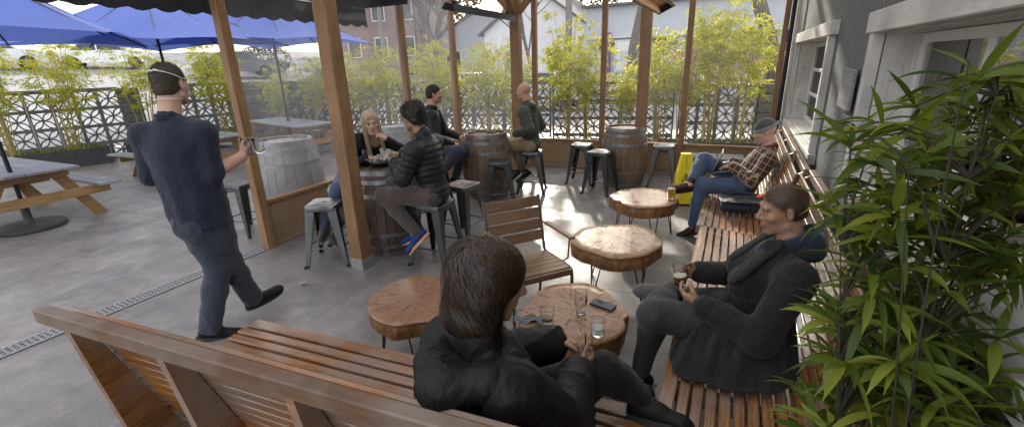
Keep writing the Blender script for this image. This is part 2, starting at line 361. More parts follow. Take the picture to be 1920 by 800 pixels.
# ------------------------------------------------------------------ glazed knee walls
def glazed(a, b, label, posts, name='glazed_wall', kw=None, gl='pane'):
    a = Vector((*a, 0)); b = Vector((*b, 0)); L = (b-a).length; d = (b-a)/L; ang = math.atan2(d.y, d.x)
    t = thing(name, label, 'glazed wall', a, ang)
    m = MB(); k = 0
    while k < L-.05:
        e = min(k+1.2, L); m.box(((k+e)/2, 0, .27), (e-k-.004, .03, .46), bev=.002, rot=None); k = e
    m.box((L/2, 0, .02), (L-.01, .05, .04)); m.obj('knee_wall', kw or M['ply'], t)
    m = MB(); m.box((L/2, 0, .515), (L, .085, .035)); m.obj('rail', M['post'], t)
    m = MB(); m.box((L/2, 0, 3.05), (L, .09, .12)); m.obj('header', M['post'], t)
    for q, s in posts:
        m = MB(); m.box((q, -.002, 1.5), (s, s, 3.0)); m.obj('mullion', M['post'], t)
    pp = sorted([q for q, s in posts])
    ed = sorted(set([0]+pp+[L]))
    for i in range(len(ed)-1):
        if ed[i+1]-ed[i] < .15: continue
        m = MB(); x0, x1 = ed[i]+.03, ed[i+1]-.03
        m.add([(x0, 0, .534), (x1, 0, .534), (x1, 0, 2.99), (x0, 0, 2.99)], [[0, 1, 2, 3]]); m.obj('pane', M[gl], t, sharp=None, recalc=False)
    return t
glazed((-4.5, 2.94), (-4.5, 7.03), 'left timber wall with a low board base and dusty glass behind the couple', [(.045, .095), (2.71, .09), (4.06, .09)])
glazed((-4.46, 7.08), (-3.33, 7.80), 'short slanting glass wall closing the far left corner', [(1.08, .07)])
glazed((-3.32, 7.8), (.56, 7.8), 'far glass wall with slim mullions facing the bamboo', [(.02, .085), (1.27, .085), (2.59, .085), (3.84, .07)], gl='pane_clear')

# ------------------------------------------------------------------ building on the right
def siding():
    t = NT('weathered_grey_siding'); c = t.coord('Object'); s = t.n('SeparateXYZ'); t.l(c, s.inputs[0])
    wob = t.noise(t.coord('Object', (1, 1, .3)), 5, 4)
    y = t.math('ADD', s.outputs[1], t.math('MULTIPLY', wob, .012))
    g = t.math('LESS_THAN', t.math('PINGPONG', y, .05), .005)
    gr = t.noise(t.coord('Object', (1, 14, 1.2)), 6, 7, .65)
    mesh = t.math('MAXIMUM', t.math('LESS_THAN', t.math('PINGPONG', s.outputs[2], .0125), .0012), t.math('LESS_THAN', t.math('PINGPONG', s.outputs[1], .0125), .001))
    col = t.mix(t.ramp(gr, [(.3, (0, 0, 0)), (.7, (1, 1, 1))]), (.07, .08, .09), (.22, .24, .25))
    col = t.mix(t.math('MULTIPLY', mesh, .5), col, (.12, .12, .12)); col = t.mix(g, col, (.03, .03, .035))
    h = t.math('SUBTRACT', t.math('ADD', gr, t.math('MULTIPLY', mesh, .6)), g)
    return t.bsdf(col, .75, t.bump(h, .8, .012))
M['siding'] = siding()
WX = .70
b = thing('pub_building', 'grey weathered board building with white framed windows on the right', 'building', (WX, 3, 0))
m = MB()
def slab(y0, y1, z0, z1, x0=WX, x1=WX+.17): m.box(((x0+x1)/2-WX, (y0+y1)/2-3, (z0+z1)/2), (x1-x0, y1-y0, z1-z0), bev=0)
slab(-1.5, -.4, 0, 4.2); slab(-.4, 3.30, 1.955, 4.2); slab(-.4, 3.30, 0, 1.14); slab(3.30, 4.85, 0, 4.2); slab(4.85, 7.42, 2.00, 4.2); slab(4.85, 7.42, 0, 1.0); slab(7.42, 8.3, 0, 4.2)
m.obj('wall', M['siding'], b, sharp=None)
m = MB(); m.box((2.2, .3, 4.3), (4.8, 10.6, .2)); m.obj('roof', M['black_metal'], b)
m = MB(); m.box((-.02, 5.25, 1.9), (.045, .10, 3.8), bev=.003); m.obj('corner_trim', M['white_trim'], b)
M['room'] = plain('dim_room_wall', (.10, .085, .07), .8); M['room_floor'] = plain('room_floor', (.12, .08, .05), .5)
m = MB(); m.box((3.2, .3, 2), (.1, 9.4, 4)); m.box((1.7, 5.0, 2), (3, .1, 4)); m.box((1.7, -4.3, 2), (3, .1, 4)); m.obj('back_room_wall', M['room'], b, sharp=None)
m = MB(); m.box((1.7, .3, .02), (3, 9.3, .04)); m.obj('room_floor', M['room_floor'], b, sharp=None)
def window(y0, y1, z0, z1, vs, hs, label=None):
    """opening y0..y1, z0..z1; trim stands proud of the boards, sash set back"""
    tr = MB(); T = .095; y0 -= 3; y1 -= 3
    tr.box((-.025, (y0+y1)/2, z1+T/2+.005), (.075, y1-y0+2*T+.06, T+.02), bev=.006)
    tr.box((-.025, y1+T/2-.03, (z0+z1)/2), (.06, T-.03, z1-z0-.006), bev=.004); tr.box((-.025, y0-T/2+.03, (z0+z1)/2), (.06, T-.03, z1-z0-.006), bev=.004)
    tr.box((-.005, (y0+y1)/2, z0-.05), (.11, y1-y0+2*T, .10), bev=.006)
    w_ = tr.obj('window', M['white_trim'], b)
    if label: w_['label'] = label
    r = MB(); r.box((.11, y1-.006, (z0+z1)/2), (.20, .012, z1-z0-.004), bev=0); r.box((.11, y0+.006, (z0+z1)/2), (.20, .012, z1-z0-.004), bev=0)
    r.box((.11, (y0+y1)/2, z1-.006), (.20, y1-y0-.03, .012), bev=0); r.obj('reveal', M['white_trim'], w_, sharp=None)
    r = MB(); r.box((.10, (y0+y1)/2, z0+.012), (.20, y1-y0-.03, .024), bev=.003); r.obj('sill', M['white_trim'], w_)
    r = MB(); x = .185
    for q in (y0+.035, y1-.035): r.box((x, q, (z0+z1)/2+.01), (.04, .05, z1-z0-.05), bev=.004)
    for q in (z0+.05, z1-.04): r.box((x+.001, (y0+y1)/2, q), (.038, y1-y0-.12, .05), bev=.004)
    for q in vs: r.box((x+.002, q-3, (z0+z1)/2), (.03, .055, z1-z0-.1), bev=.004)
    for q in hs: r.box((x+.004, (y0+y1)/2, q), (.026, y1-y0-.1, .04), bev=.004)
    r.obj('sash', M['white_paint'], w_)
    r = MB(); r.add([(x, y0+.05, z0+.07), (x, y1-.05, z0+.07), (x, y1-.05, z1-.06), (x, y0+.05, z1-.06)], [[0, 1, 2, 3]]); r.obj('pane', M['win_glass'], w_, sharp=None, recalc=False)
M['white_paint'] = plain('white_sash_paint', (.72, .71, .70), .4, .05, 10, .1)
def wg():
    t = NT('reflective_window_glass'); tr = t.n('BsdfTransparent'); tr.inputs[0].default_value = (.75, .78, .76, 1); gl = t.n('BsdfGlossy'); gl.inputs['Roughness'].default_value = .01
    lw = t.n('Fresnel'); lw.inputs[0].default_value = 1.22; mx = t.n('MixShader'); mx.inputs[0].default_value = .34; t.l(tr.outputs[0], mx.inputs[1]); t.l(gl.outputs[0], mx.inputs[2]); t.l(mx.outputs[0], t.out.inputs[0]); return t.m
M['win_glass'] = wg()
window(-.4, 3.30, 1.14, 1.955, (2.5, .9), ())
window(4.85, 7.42, 1.0, 2.0, (6.15,), (1.36, 1.66))
# lamp with a woven shade seen through the large window
t = thing('pendant_lamp', 'yellow woven pendant lamp seen through the large window', 'lamp', (1.75, 2.95, 1.55))
m = MB(); m.lathe([(.16, 0), (.19, .1), (.17, .24), (.09, .34), (.085, .34), (.16, .24), (.18, .1), (.15, 0)], 20)
def lampmat():
    q = NT('woven_shade'); c = q.coord('Object'); ck = q.n('TexChecker'); ck.inputs['Scale'].default_value = 40; q.l(c, ck.inputs[0])
    q.bsdf(q.mix(ck.outputs['Fac'], (.75, .45, .08), (.25, .13, .03)), .7); q.set(q.p.inputs['Emission Color'], q.mix(ck.outputs['Fac'], (.95, .55, .08), (.25, .12, .02))); q.p.inputs['Emission Strength'].default_value = .55; return q.m
m.obj('shade', lampmat(), t); m = MB(); m.tube([(0, 0, .34), (0, 0, 2.5)], .004, 6); m.obj('cord', M['black_metal'], t)
# pale notice board on the siding, rain pipe at the corner
m = MB(); m.box((0, 0, 0), (.02, .38, .26), Matrix.Rotation(R_(1), 3, 'X'), bev=.003); o = m.obj('notice_board', M['picnic_top'], sharp=35); o.location = (WX-.03, 3.83, 1.62)
tag(o, 'small blank pale board fixed to the grey siding between the windows', 'board')
t = thing('rain_pipe', 'dark vertical pipe with a bracket at the corner of the grey building', 'pipe', (.585, 7.70, 0))
m = MB(); m.tube([(0, 0, 0), (0, 0, 3.4)], .028, 10); m.obj('pipe', M['black_metal'], t)
m = MB(); m.box((.05, -.01, .92), (.10, .05, .03)); m.box((.02, -.03, .92), (.05, .03, .06)); m.obj('bracket', M['zinc'], t)

# ------------------------------------------------------------------ breeze block wall
def block(m, cx, cz, s, dpt):
    h = s/2; fr = .028
    for (x, z, sx, sz) in ((0, h-fr/2, s, fr), (0, -h+fr/2, s, fr), (h-fr/2, 0, fr, s-2*fr), (-h+fr/2, 0, fr, s-2*fr)): m.box((cx+x, 0, cz+z), (sx, dpt, sz), bev=0)
    for q in range(4):
        a0 = math.pi/4+q*math.pi/2; ux, uz = math.cos(a0), math.sin(a0); L = (h-fr*.4)*1.38
        for sg in (-1, 1):
            pr_ = None; bul = .055*sg
            pts = []
            for i in range(6):
                k = i/5; off = bul*math.sin(math.pi*k); r = L*k
                pts.append((ux*r-uz*off, uz*r+ux*off))
            for i in range(5):
                (x0, z0), (x1, z1) = pts[i], pts[i+1]; dx, dz = x1-x0, z1-z0; l = math.hypot(dx, dz); nx, nz = -dz/l*.0115, dx/l*.0115
                y = dpt/2-.008
                vs = [(cx+x0+nx, -y, cz+z0+nz), (cx+x1+nx, -y, cz+z1+nz), (cx+x1-nx, -y, cz+z1-nz), (cx+x0-nx, -y, cz+z0-nz)]
                m.add(vs+[(a, y, c_) for a, _, c_ in vs], [[3, 2, 1, 0], [0, 1, 5, 4], [2, 3, 7, 6], [4, 5, 6, 7]])
def breeze(a, b, ztop, label, pil=False, s=.4):
    a = Vector((*a, 0)); b = Vector((*b, 0)); L = (b-a).length; ang = math.atan2(b.y-a.y, b.x-a.x)
    t = thing('breeze_block_wall', label, 'wall', a, ang, 'pierced breeze block walls round the patio')
    m = MB(); nx = int(round((L-(.4 if pil else 0))/s))
    for i in range(nx):
        for j in range(4): block(m, (i+.5)*s, ztop-.045-(j+.5)*s, s-.006, .14)
    m.box((nx*s/2, 0, ztop-.02), (nx*s, .17, .05), bev=.004)
    if ztop-1.65 > 0: m.box((nx*s/2, 0, (ztop-1.65)/2), (nx*s, .14, ztop-1.65), bev=0)
    m.obj('block_screen', M['cmu'], t, sharp=None)
    if pil:
        m = MB()
        for j in range(8): m.box((nx*s+.2, 0, ztop-.12-j*.2), (.39, .2, .19), bev=.006)
        m.obj('pilaster', M['cmu_side'], t)
A_, B_, C_ = (-14.6, 2.0), (-12.3, 8.9), (.9, 11.4)
def lerp(p, q, k): return (p[0]+(q[0]-p[0])*k, p[1]+(q[1]-p[1])*k)
breeze((-15.4, -.4), lerp(A_, B_, .16), 1.64, 'breeze block wall section at the far left behind the first planter')
breeze(lerp(A_, B_, .18), lerp(A_, B_, .64), 1.63, 'breeze block wall section ending in a plain pilaster behind the waiter', True)
breeze(lerp(A_, B_, .66), B_, 1.64, 'breeze block wall section beside the blue umbrella pole', True)
breeze(lerp(B_, C_, .0), lerp(B_, C_, .32), 1.60, 'breeze block wall section behind the rear picnic table')
breeze(lerp(B_, C_, .33), lerp(B_, C_, .62), 1.50, 'breeze block wall section hidden in dense bamboo beyond the left glass')
breeze(lerp(B_, C_, .63), lerp(B_, C_, .84), 1.42, 'breeze block wall section beyond the middle glass panes')
breeze(lerp(B_, C_, .845), C_, 1.31, 'breeze block wall section ending in a plain pilaster beside the building', True)

# ------------------------------------------------------------------ foliage
def leaf_quads(P, D, L, W, up=None):
    """kite leaf per point, direction D"""
    n = len(P); D = D/np.linalg.norm(D, axis=1, keepdims=True); rnd = RNG.normal(size=(n, 3)); S = np.cross(D, rnd); S /= np.linalg.norm(S, axis=1, keepdims=True)
    L = L[:, None]; W = W[:, None]; mid = P+D*L*.38+np.array([0, 0, 1])*L*.03
    V = np.stack([P, mid-S*W*.5, P+D*L-np.array([0, 0, 1])*L*.10, mid+S*W*.5], 1).reshape(-1, 3)
    return V, np.arange(4*n).reshape(n, 4)
def foliage(name, V, F, mat, parent, rn=None):
    o = np_mesh(name, V, F, mat, parent, sharp=None); at = o.data.attributes.new('rnd', 'FLOAT', 'FACE')
    at.data.foreach_set('value', (rn if rn is not None else RNG.random(len(F))).astype(np.float32)); return o
def bamboo_proto(h, spread, ncul, nleaf, seed, low=.55):
    r = np.random.default_rng(seed); t = thing('bamboo_plant', 'bamboo', 'bamboo', (0, 0, 0), 0, 'bamboo clumps along the breeze block wall')
    m = MB(); LP = []; LD = []
    for c in range(ncul):
        a = r.random()*6.28; b0 = np.array([math.cos(a), math.sin(a)*.6])*r.random()*.22; hh = h*(.7+.35*r.random()); lean = np.array([math.cos(a), math.sin(a)*.7])*spread*(.25+.75*r.random())
        pts = [Vector((b0[0]+lean[0]*k**1.7, b0[1]+lean[1]*k**1.7, hh*k-(.12*spread*k**3))) for k in np.linspace(0, 1, 7)]
        m.tube(pts, [.011*(1-.75*i/6) for i in range(7)], 5, caps=False)
        n = int(nleaf/ncul)
        for i in range(max(3, n//22)):
            k = low/h*0+low+(1-low)*r.random()**.85; k = min(k, .99); j = int(k*6); p = pts[j].lerp(pts[min(j+1, 6)], k*6-j)
            aa = r.random()*6.28; d = Vector((math.cos(aa), math.sin(aa), .35-r.random()*.7)); ln = .12+.32*r.random()
            e = p+d*ln; m.tube([p, p+d*ln*.5+Vector((0, 0, .02)), e], [.0025, .002, .001], 3, caps=False)
            for q in range(22):
                kk = r.random(); pp = p.lerp(e, .25+.75*kk); LP.append((pp.x+r.normal()*.02, pp.y+r.normal()*.02, pp.z+r.normal()*.02))
                LD.append((d.x*.7+r.normal()*.5, d.y*.7+r.normal()*.5, -.35+r.normal()*.45))
    m.obj('culm', M['bamboo_stem'], t, sharp=60)
    P = np.array(LP); D = np.array(LD); n = len(P); V, F = leaf_quads(P, D, .07+.075*r.random(n), .011+.010*r.random(n))
    foliage('foliage', V, F, M['bamboo_leaf'], t, np.clip(.5+.28*r.normal(size=n)+.12*(P[:, 2]/h-.5), 0, 1)); return t
def planter_thing(x, y, ang, L, label, zs=1.0):
    t = thing('planter_box', label, 'planter', (x, y, 0), ang, 'planter boxes at the foot of the breeze block wall')
    m = MB(); m.box((0, -.24, .19), (L, .04, .38)); m.box((0, .24, .19), (L, .04, .38)); m.box((-L/2, 0, .19), (.04, .52, .378)); m.box((L/2, 0, .19), (.04, .52, .378)); m.obj('box', M['planter'], t)
    m = MB(); n = 14; vs = [(-L/2+.02+(L-.04)*i/n, -.22+.44*j/4, .33+random.random()*.05) for i in range(n+1) for j in range(5)]
    m.add(vs, [[i*5+j, (i+1)*5+j, (i+1)*5+j+1, i*5+j+1] for i in range(n) for j in range(4)]); m.obj('soil', M['soil'], t)
    t.scale.z = zs
    N = int(260*L); P = np.stack([(RNG.random(N)-.5)*L*1.02, (RNG.random(N)-.5)*.5, np.full(N, .35)], 1); D = np.stack([RNG.normal(size=N)*.6, RNG.normal(size=N)*.6, RNG.random(N)+.3], 1)
    V, F = leaf_quads(P, D, .06+.10*RNG.random(N), np.full(N, .008)); o = foliage('grass', V, F, M['bamboo_leaf'], t, RNG.random(N)*.55); o['kind'] = 'stuff'
for x, y, L, lb in ((-13.25, 4.45, 1.7, 'dark planter of soil and grass under the leftmost bamboo'), (-12.65, 6.2, 1.3, 'dark planter at the foot of the wall behind the waiter'), (-12.15, 7.7, 1.3, 'dark planter beside the corner of the block wall')):
    planter_thing(x, y, math.atan2(6.9, 2.3), L, lb)
for k, lb in enumerate(('dark planter box behind the rear picnic table', 'dark planter box behind the blonde woman', 'dark planter box beyond the left glass wall', 'dark planter box beyond the slanting glass', 'dark planter box beyond the widest far pane', 'dark planter box behind the yellow sign')):
    planter_thing(-10.6+k*2.15, 8.72+k*.405, math.atan2(2.5, 13.2), 1.9, lb, .35)
protos = [bamboo_proto(2.45, .6, 13, 3600, 1, .44), bamboo_proto(2.25, .5, 10, 2700, 2, .46), bamboo_proto(2.75, .65, 13, 5200, 3, .45), bamboo_proto(2.1, .55, 9, 2200, 4, .46)]
BS = [(-13.3, 3.75, 2, .98, 'tall yellow green bamboo at the far left edge'), (-13.2, 4.7, 0, 1.03, 'leaning bamboo with thick yellow culms in the first planter'), (-12.75, 6.05, 1, 1.05, 'bamboo just left of the waiter head'),
      (-12.15, 7.65, 0, 1.02, 'bamboo spreading between the waiter and the first glass post'), (-11.2, 8.55, 3, .92, 'low bamboo behind the blue umbrella pole'),
      (-10.2, 8.75, 1, 1.0, 'bamboo left of the thick cedar post'), (-9.3, 8.95, 0, .95, 'bamboo right of the thick cedar post'), (-8.5, 9.1, 3, 1.05, 'bamboo above the blonde woman'), (-7.7, 9.25, 1, 1.08, 'bamboo between the slim posts of the left glass'),
      (-6.9, 9.4, 0, 1.0, 'bamboo above the man in the dark jacket'), (-6.1, 9.55, 3, 1.0, 'bamboo behind the second slim post'), (-5.35, 9.7, 1, 1.08, 'bamboo above the barrel with two glasses'), (-4.7, 9.8, 0, .92, 'bamboo left of the bald man'),
      (-3.45, 10.0, 2, 1.0, 'tall bushy bamboo in the middle of the first far pane'), (-2.95, 10.1, 1, .95, 'bamboo at the edge of the first far pane'), (-2.15, 10.3, 3, .88, 'sparse bamboo in front of the framed poster'),
      (-1.45, 10.4, 0, 1.02, 'bamboo right of the third cedar post'), (-.45, 10.6, 2, 1.12, 'tallest bright bamboo behind the yellow sign'), (.15, 10.7, 1, 1.2, 'bamboo in the last pane above the grey beanie'), (-.95, 10.5, 3, 1.05, 'bamboo behind the slim far mullion')]
used = set()
for x, y, k, s, lb in BS:
    o = protos[k] if k not in used else copy_tree(protos[k]); used.add(k)
    o.location = (x, y, .3 if x < -11.5 else .12); o.rotation_euler.z = random.random()*6.28; o.scale = (s, s, s); o['label'] = lb

# ------------------------------------------------------------------ beyond the wall
def leafball(name, label, cat, loc, rad, n, mat, trunk=True, group=None, sz=.12, hollow=.55, parent=None, H=None):
    t = thing(name, label, cat, loc, 0, group); th = RNG.normal(size=(n, 3)); th /= np.linalg.norm(th, axis=1, keepdims=True)
    cl = RNG.normal(size=(26, 3)); cl /= np.linalg.norm(cl, axis=1, keepdims=True); near = (th@cl.T).max(1)
    r = (hollow+(1-hollow)*RNG.random(n)**.5)*(.72+.38*(near-.6)/.4); P = th*r[:, None]*np.array(rad)+np.array([0, 0, H if H else rad[2]]); D = th+RNG.normal(size=(n, 3))*.7
    V, F = leaf_quads(P, D, sz*(.6+.8*RNG.random(n)), sz*.5*(.6+.8*RNG.random(n))); foliage('crown', V, F, mat, t)
    m = MB(); m.tube([(0, 0, -.2), (0, 0, (H or rad[2])*.6)], [.09, .05], 6); m.obj('trunk', M['bark'], t); return t
def bare_tree(label, x, y, z0, h, r0, seed, lean=(0, 0), first=.35, dens=3, levels=4, spread=.85):
    t = thing('street_tree', label, 'tree', (x, y, gh(x, y)-.05), 0, 'bare street trees'); r = random.Random(seed); m = MB(); tr = MB()
    def br(p, d, L, rad, lev, mm):
        pts = [p]; q = Vector(p); dd = Vector(d)
        for i in range(4): dd = (dd+Vector((r.gauss(0, .12), r.gauss(0, .12), r.gauss(.03, .06)))).normalized(); q = q+dd*L/4; pts.append(q.copy())
        mm.tube(pts, [rad*(1-.11*i) for i in range(5)], 9 if lev == levels else 5, caps=False)
        if lev == 0: return
        for i in range(dens if lev < levels else dens+3):
            k = first+(1-first)*r.random() if lev == levels else .3+.7*r.random(); j = min(3, int(k*4)); b0 = pts[j].lerp(pts[j+1], k*4-j)
            a = r.random()*6.28; nd = (dd*.7+Vector((math.cos(a), math.sin(a), .25))*spread).normalized(); br(b0, nd, L*(.5+.2*r.random())*(.75 if lev == levels else 1), rad*.48, lev-1, m)
    br(Vector((0, 0, 0)), Vector((lean[0], lean[1], 1)).normalized(), h, r0, levels, tr); tr.obj('trunk', M['bark'], t, sharp=60); m.obj('branches', M['bark'], t, sharp=60)
bare_tree('thick bare street tree trunk between the far mullion and the third cedar post', -3.15, 15, 0, 9, .20, 3, (.02, 0), .5, levels=3)
bare_tree('pale forked tree at the far right beyond the purple building front', 1.1, 17, 0, 7, .26, 5, (.06, 0), .38, levels=3)
bare_tree('brown twiggy tree beyond the second pane of the left glass', -20.5, 28.5, 2, 8, .2, 8, (0, 0), .25, 4, 4)
bare_tree('small bare tree in front of the white house', -9.3, 21.9, .3, 6, .1, 11, (0, 0), .3, 3, 3)
def pole(label, x, y, z0, r): 
    t = thing('utility_pole', label, 'pole', (x, y, gh(x, y)-.05), 0, 'utility poles'); m = MB(); m.tube([(0, 0, 0), (0, 0, 10)], [r, r*.8], 10); m.obj('shaft', M['bark_grey'], t)
    m = MB(); m.box((0, 0, 8.6), (2.2, .12, .12)); m.obj('crossarm', M['bark_grey'], t)
M['bark_grey'] = plain('grey_pole_wood', (.24, .23, .22), .85, .2, 8, .4)
pole('grey utility pole beside the red brick house', -22.0, 25.6, 1.8, .17); pole('grey utility pole above the tall bushy bamboo', -7.6, 22.2, .3, .17)
leafball('hedge_bush', 'dark green round bush beside the white sign beyond the wall', 'bush', (-28.6, 21.5, gh(-28.6, 21.5)-.1), (1.5, 1.3, .95), 2600, M['hedge'], sz=.16)
# small white sign on posts
t = thing('street_sign', 'small white sign beside the dark bush across the road', 'sign', (-26.6, 21.2, gh(-26.6, 21.2))); m = MB(); m.box((0, 0, 1.15), (.75, .03, .5), Matrix.Rotation(R_(35), 3, 'Z')); m.obj('panel', M['white_paint'], t)
m = MB(); m.tube([(0, .04, 0), (0, .04, 1.3)], .03, 6); m.obj('post', M['bark_grey'], t)
M['purple'] = plain('purple_render', (.22, .12, .33), .8, .08, 5, .1); M['pale_wall'] = plain('pale_blue_grey_siding', (.52, .55, .60), .7, .06, 3, .1); M['white_wall'] = plain('white_house_wall', (.74, .74, .76), .7, .05, 3)
M['brick'] = plain('faded_red_brick', (.28, .20, .19), .85, .12, 14, .3); M['dark_glass'] = plain('dark_shop_glass', (.05, .055, .06), .15, .2, 2, 0); M['shingle'] = plain('grey_shingle', (.14, .13, .135), .9, .2, 9, .4)
b = thing('shop_building', 'low shop with a purple wall and pale grey fascia across the street', 'building', (-1.5, 24, 0))
m = MB(); m.box((-.2, 4, 2.2), (11.2, 8, 4.4), bev=0); m.obj('wall', M['pale_wall'], b, sharp=None)
m = MB(); m.box((1.0, -.07, 1.15), (8.6, .1, 2.3), bev=0); m.obj('purple_wall', M['purple'], b, sharp=None)
m = MB(); m.box((-.2, -.12, 4.45), (11.5, .4, .12)); m.obj('coping', M['shingle'], b)
m = MB(); m.box((-.2, -.10, 2.95), (11.0, .12, .06)); m.obj('fascia_strip', M['white_paint'], b)
for k in range(5):
    m = MB(); m.box((-4.2+k*2.05, -.06, 2.62), (1.7, .06, .5), bev=0); m.obj('window', M['dark_glass'], b, sharp=None)
m = MB(); m.box((-4.65, -.14, 1.6), (.35, .16, 3.2)); m.obj('purple_pillar', M['purple'], b)
t = thing('framed_poster', 'framed pale blue poster board beside the purple pillar', 'poster', (-5.0, 23.2, .3))
m = MB(); m.box((0, 0, 1.75), (1.15, .06, 1.5)); m.obj('frame', M['pale_wall'], t)
m = MB(); m.box((0, -.04, 1.75), (.95, .012, 1.3), bev=0); m.obj('sheet', M['white_paint'], t)
m = MB(); m.box((0, -.05, 1.75), (.6, .01, .5), bev=0); m.obj('picture', M['pale_wall'], t); m = MB(); m.box((-.45, .0, .5), (.05, .05, 1.0)); m.box((.45, .0, .5), (.05, .05, 1.0)); m.obj('leg', M['bark_grey'], t)
def house(name, label, loc, w_, d_, h_, rh, wall, roofm, rz=0, wins=()):
    loc = (loc[0], loc[1], gh(loc[0], loc[1])-.15); b = thing(name, label, 'house', loc, rz); m = MB(); m.box((0, d_/2, h_/2), (w_, d_, h_), bev=0)
    m.prism([(-w_/2, 0), (w_/2, 0), (0, rh)], 0, .0001+d_, Matrix(((1, 0, 0, 0), (0, 0, 1, 0), (0, 1, 0, h_), (0, 0, 0, 1)))); m.obj('wall', wall, b, sharp=None)
    for s in (-1, 1):
        m = MB(); m.beam((s*(w_/2+.3), d_/2, h_-rh*.3/(w_/2)+.06), (0, d_/2, h_+rh+.06), d_+.5, .12); m.obj('roof', roofm, b)
    for x, z, ww, wh in wins:
        m = MB(); m.box((x, -.03, z), (ww+.16, .06, wh+.16)); f = m.obj('window', M['white_paint'], b); m = MB(); m.box((x, -.065, z), (ww, .02, wh), bev=0); m.obj('pane', M['dark_glass'], f, sharp=None)
    return b
house('white_house', 'bright white gabled house beyond the first far pane', (-10.6, 25, .3), 6.4, 7, 3.6, 2.2, M['white_wall'], M['shingle'], 0, ((-1.4, 1.9, .9, 1.1), (1.3, 1.9, .9, 1.1)))
house('brick_house', 'faded red brick house behind the utility pole', (-25.5, 29.5, 2.2), 8, 8, 6.2, 2.0, M['brick'], M['shingle'], R_(20), ((-2.2, 2.0, .9, 1.3), (0, 2.0, .9, 1.3), (2.2, 2.0, .9, 1.3), (-2.2, 4.6, .9, 1.3), (0, 4.6, .9, 1.3), (2.2, 4.6, .9, 1.3)))
house('pale_house', 'pale low house beyond the hazy left glass', (-18.5, 33, 1.8), 9, 8, 3.3, 2.0, M['pale_wall'], M['shingle'], R_(5), ((-2.5, 1.8, 1.2, 1.2), (1.5, 1.8, 1.2, 1.2)))
leafball('sun_block_tree', 'added tree with its crown out of view, blocking sun from the tables', 'tree', (-14.4, 29, 1), (4.1, 2.6, 2.7), 4200, M['hedge'], group='added trees that block the sun', sz=1.0, H=12.9)  # crown added above the view to keep direct sun off the tables
leafball('sun_block_tree', 'added tree with its crown out of view, blocking sun from the courtyard', 'tree', (-22.5, 30, 1), (4.3, 2.6, 3.2), 4200, M['hedge'], group='added trees that block the sun', sz=1.0, H=12.0)  # second added crown, shades the courtyard from above the view
for i, (x, y, z, r_) in enumerate(((-44, 32, 2.3, 3.6), (-36, 38, 2.3, 4.2), (-14, 40, 1.5, 4.5), (-3, 44, 1, 5.0), (8, 40, .6, 5), (-58, 4, 2.3, 4), (-29, 42, 2.3, 4.5))):
    leafball('background_tree', ('dark tree left of the brick house', 'large dark tree behind the brick house', 'dark tree behind the white house', 'tall tree behind the shop roof', 'tree at the far right behind the shop', 'dark tree at the far left beyond the road', 'dark tree between the brick and pale houses')[i], 'tree', (x, y, gh(x, y)), (r_, r_, r_*.8), 2600, M['hedge'], group='dark trees behind the houses', sz=.5, H=r_*1.3)
# parked cars
def car(x, y, z, rz, col, label, s=1.0):
    t = thing('parked_car', label, 'car', (x, y, gh(x, y)), rz, 'cars parked beyond the block wall'); pc = plain('car_paint', col, .25, .03, 2, 0, .2, Coat_Weight=.6)
    side = [(-2.2, .35), (-2.25, .7), (-2.1, .95), (-1.55, 1.02), (-1.0, 1.42), (.55, 1.45), (1.25, 1.02), (2.05, .88), (2.25, .62), (2.22, .32)]
    rot = Matrix(((1, 0, 0, 0), (0, 0, 1, 0), (0, 1, 0, 0), (0, 0, 0, 1)))
    m = MB(); low = [(-2.2, .32), (-2.25, .7), (-2.1, .93), (-1.4, 1.0), (1.2, 1.0), (2.05, .86), (2.25, .62), (2.22, .32)]
    m.prism(low, -.88, .88, rot); m.prism([(-.95, 1.40), (-.8, 1.47), (.4, 1.48), (.55, 1.42)], -.66, .66, rot)
    for sx in (-1, 1):
        for a, b_ in (((-1.45, 1.0), (-.95, 1.40)), ((1.2, 1.0), (.55, 1.42)), ((-.2, 1.0), (-.2, 1.42))): m.beam((a[0], sx*.80, a[1]), (b_[0], sx*.64, b_[1]), .06, .07)
    m.obj('body', pc, t)
    g = MB(); gp = [(-1.42, 1.0), (1.17, 1.0), (.55, 1.41), (-.94, 1.41)]
    g.add([(a, -.79+(.15 if i > 1 else 0), c) for i, (a, c) in enumerate(gp)]+[(a, .79-(.15 if i > 1 else 0), c) for i, (a, c) in enumerate(gp)], [[0, 1, 2, 3], [4, 7, 6, 5], [1, 5, 6, 2], [0, 3, 7, 4], [3, 2, 6, 7]]); g.obj('glass', M['dark_glass'], t, sharp=None)
    for sx in (-1, 1):
        for xx in (-1.35, 1.4):
            q = MB(); q.lathe([(.20, -.1), (.30, -.1), (.33, -.06), (.33, .06), (.30, .1), (.20, .1)], 20, (xx, sx*.82, .33), rot=Matrix.Rotation(R_(90), 3, 'X')); wv = q.obj('wheel', M['rubber'], t)
            q = MB(); q.lathe([(.0, sx*-.105), (.10, sx*-.11), (.2, sx*-.09), (.2, 0)], 14, (xx, sx*.82, .33), rot=Matrix.Rotation(R_(90), 3, 'X')); q.obj('rim', M['silver'], wv)
    for sx in (-1, 1):
        q = MB(); q.box((2.17, sx*.62, .72), (.14, .34, .14), bev=.03); q.obj('headlight', M['white_paint'], t)
        q = MB(); q.box((-2.17, sx*.68, .78), (.14, .25, .16), bev=.03); q.obj('tail_light', M['red_lens'], t)
    return t
M['red_lens'] = plain('red_lens', (.5, .02, .02), .2)
car(-10.8, 18.2, -.02, R_(4), (.72, .74, .76), 'white parked car beyond the pane left of the bald man')
car(-7.4, 17.6, -.05, R_(184), (.50, .53, .57), 'silver parked car behind the bamboo right of the bald man')
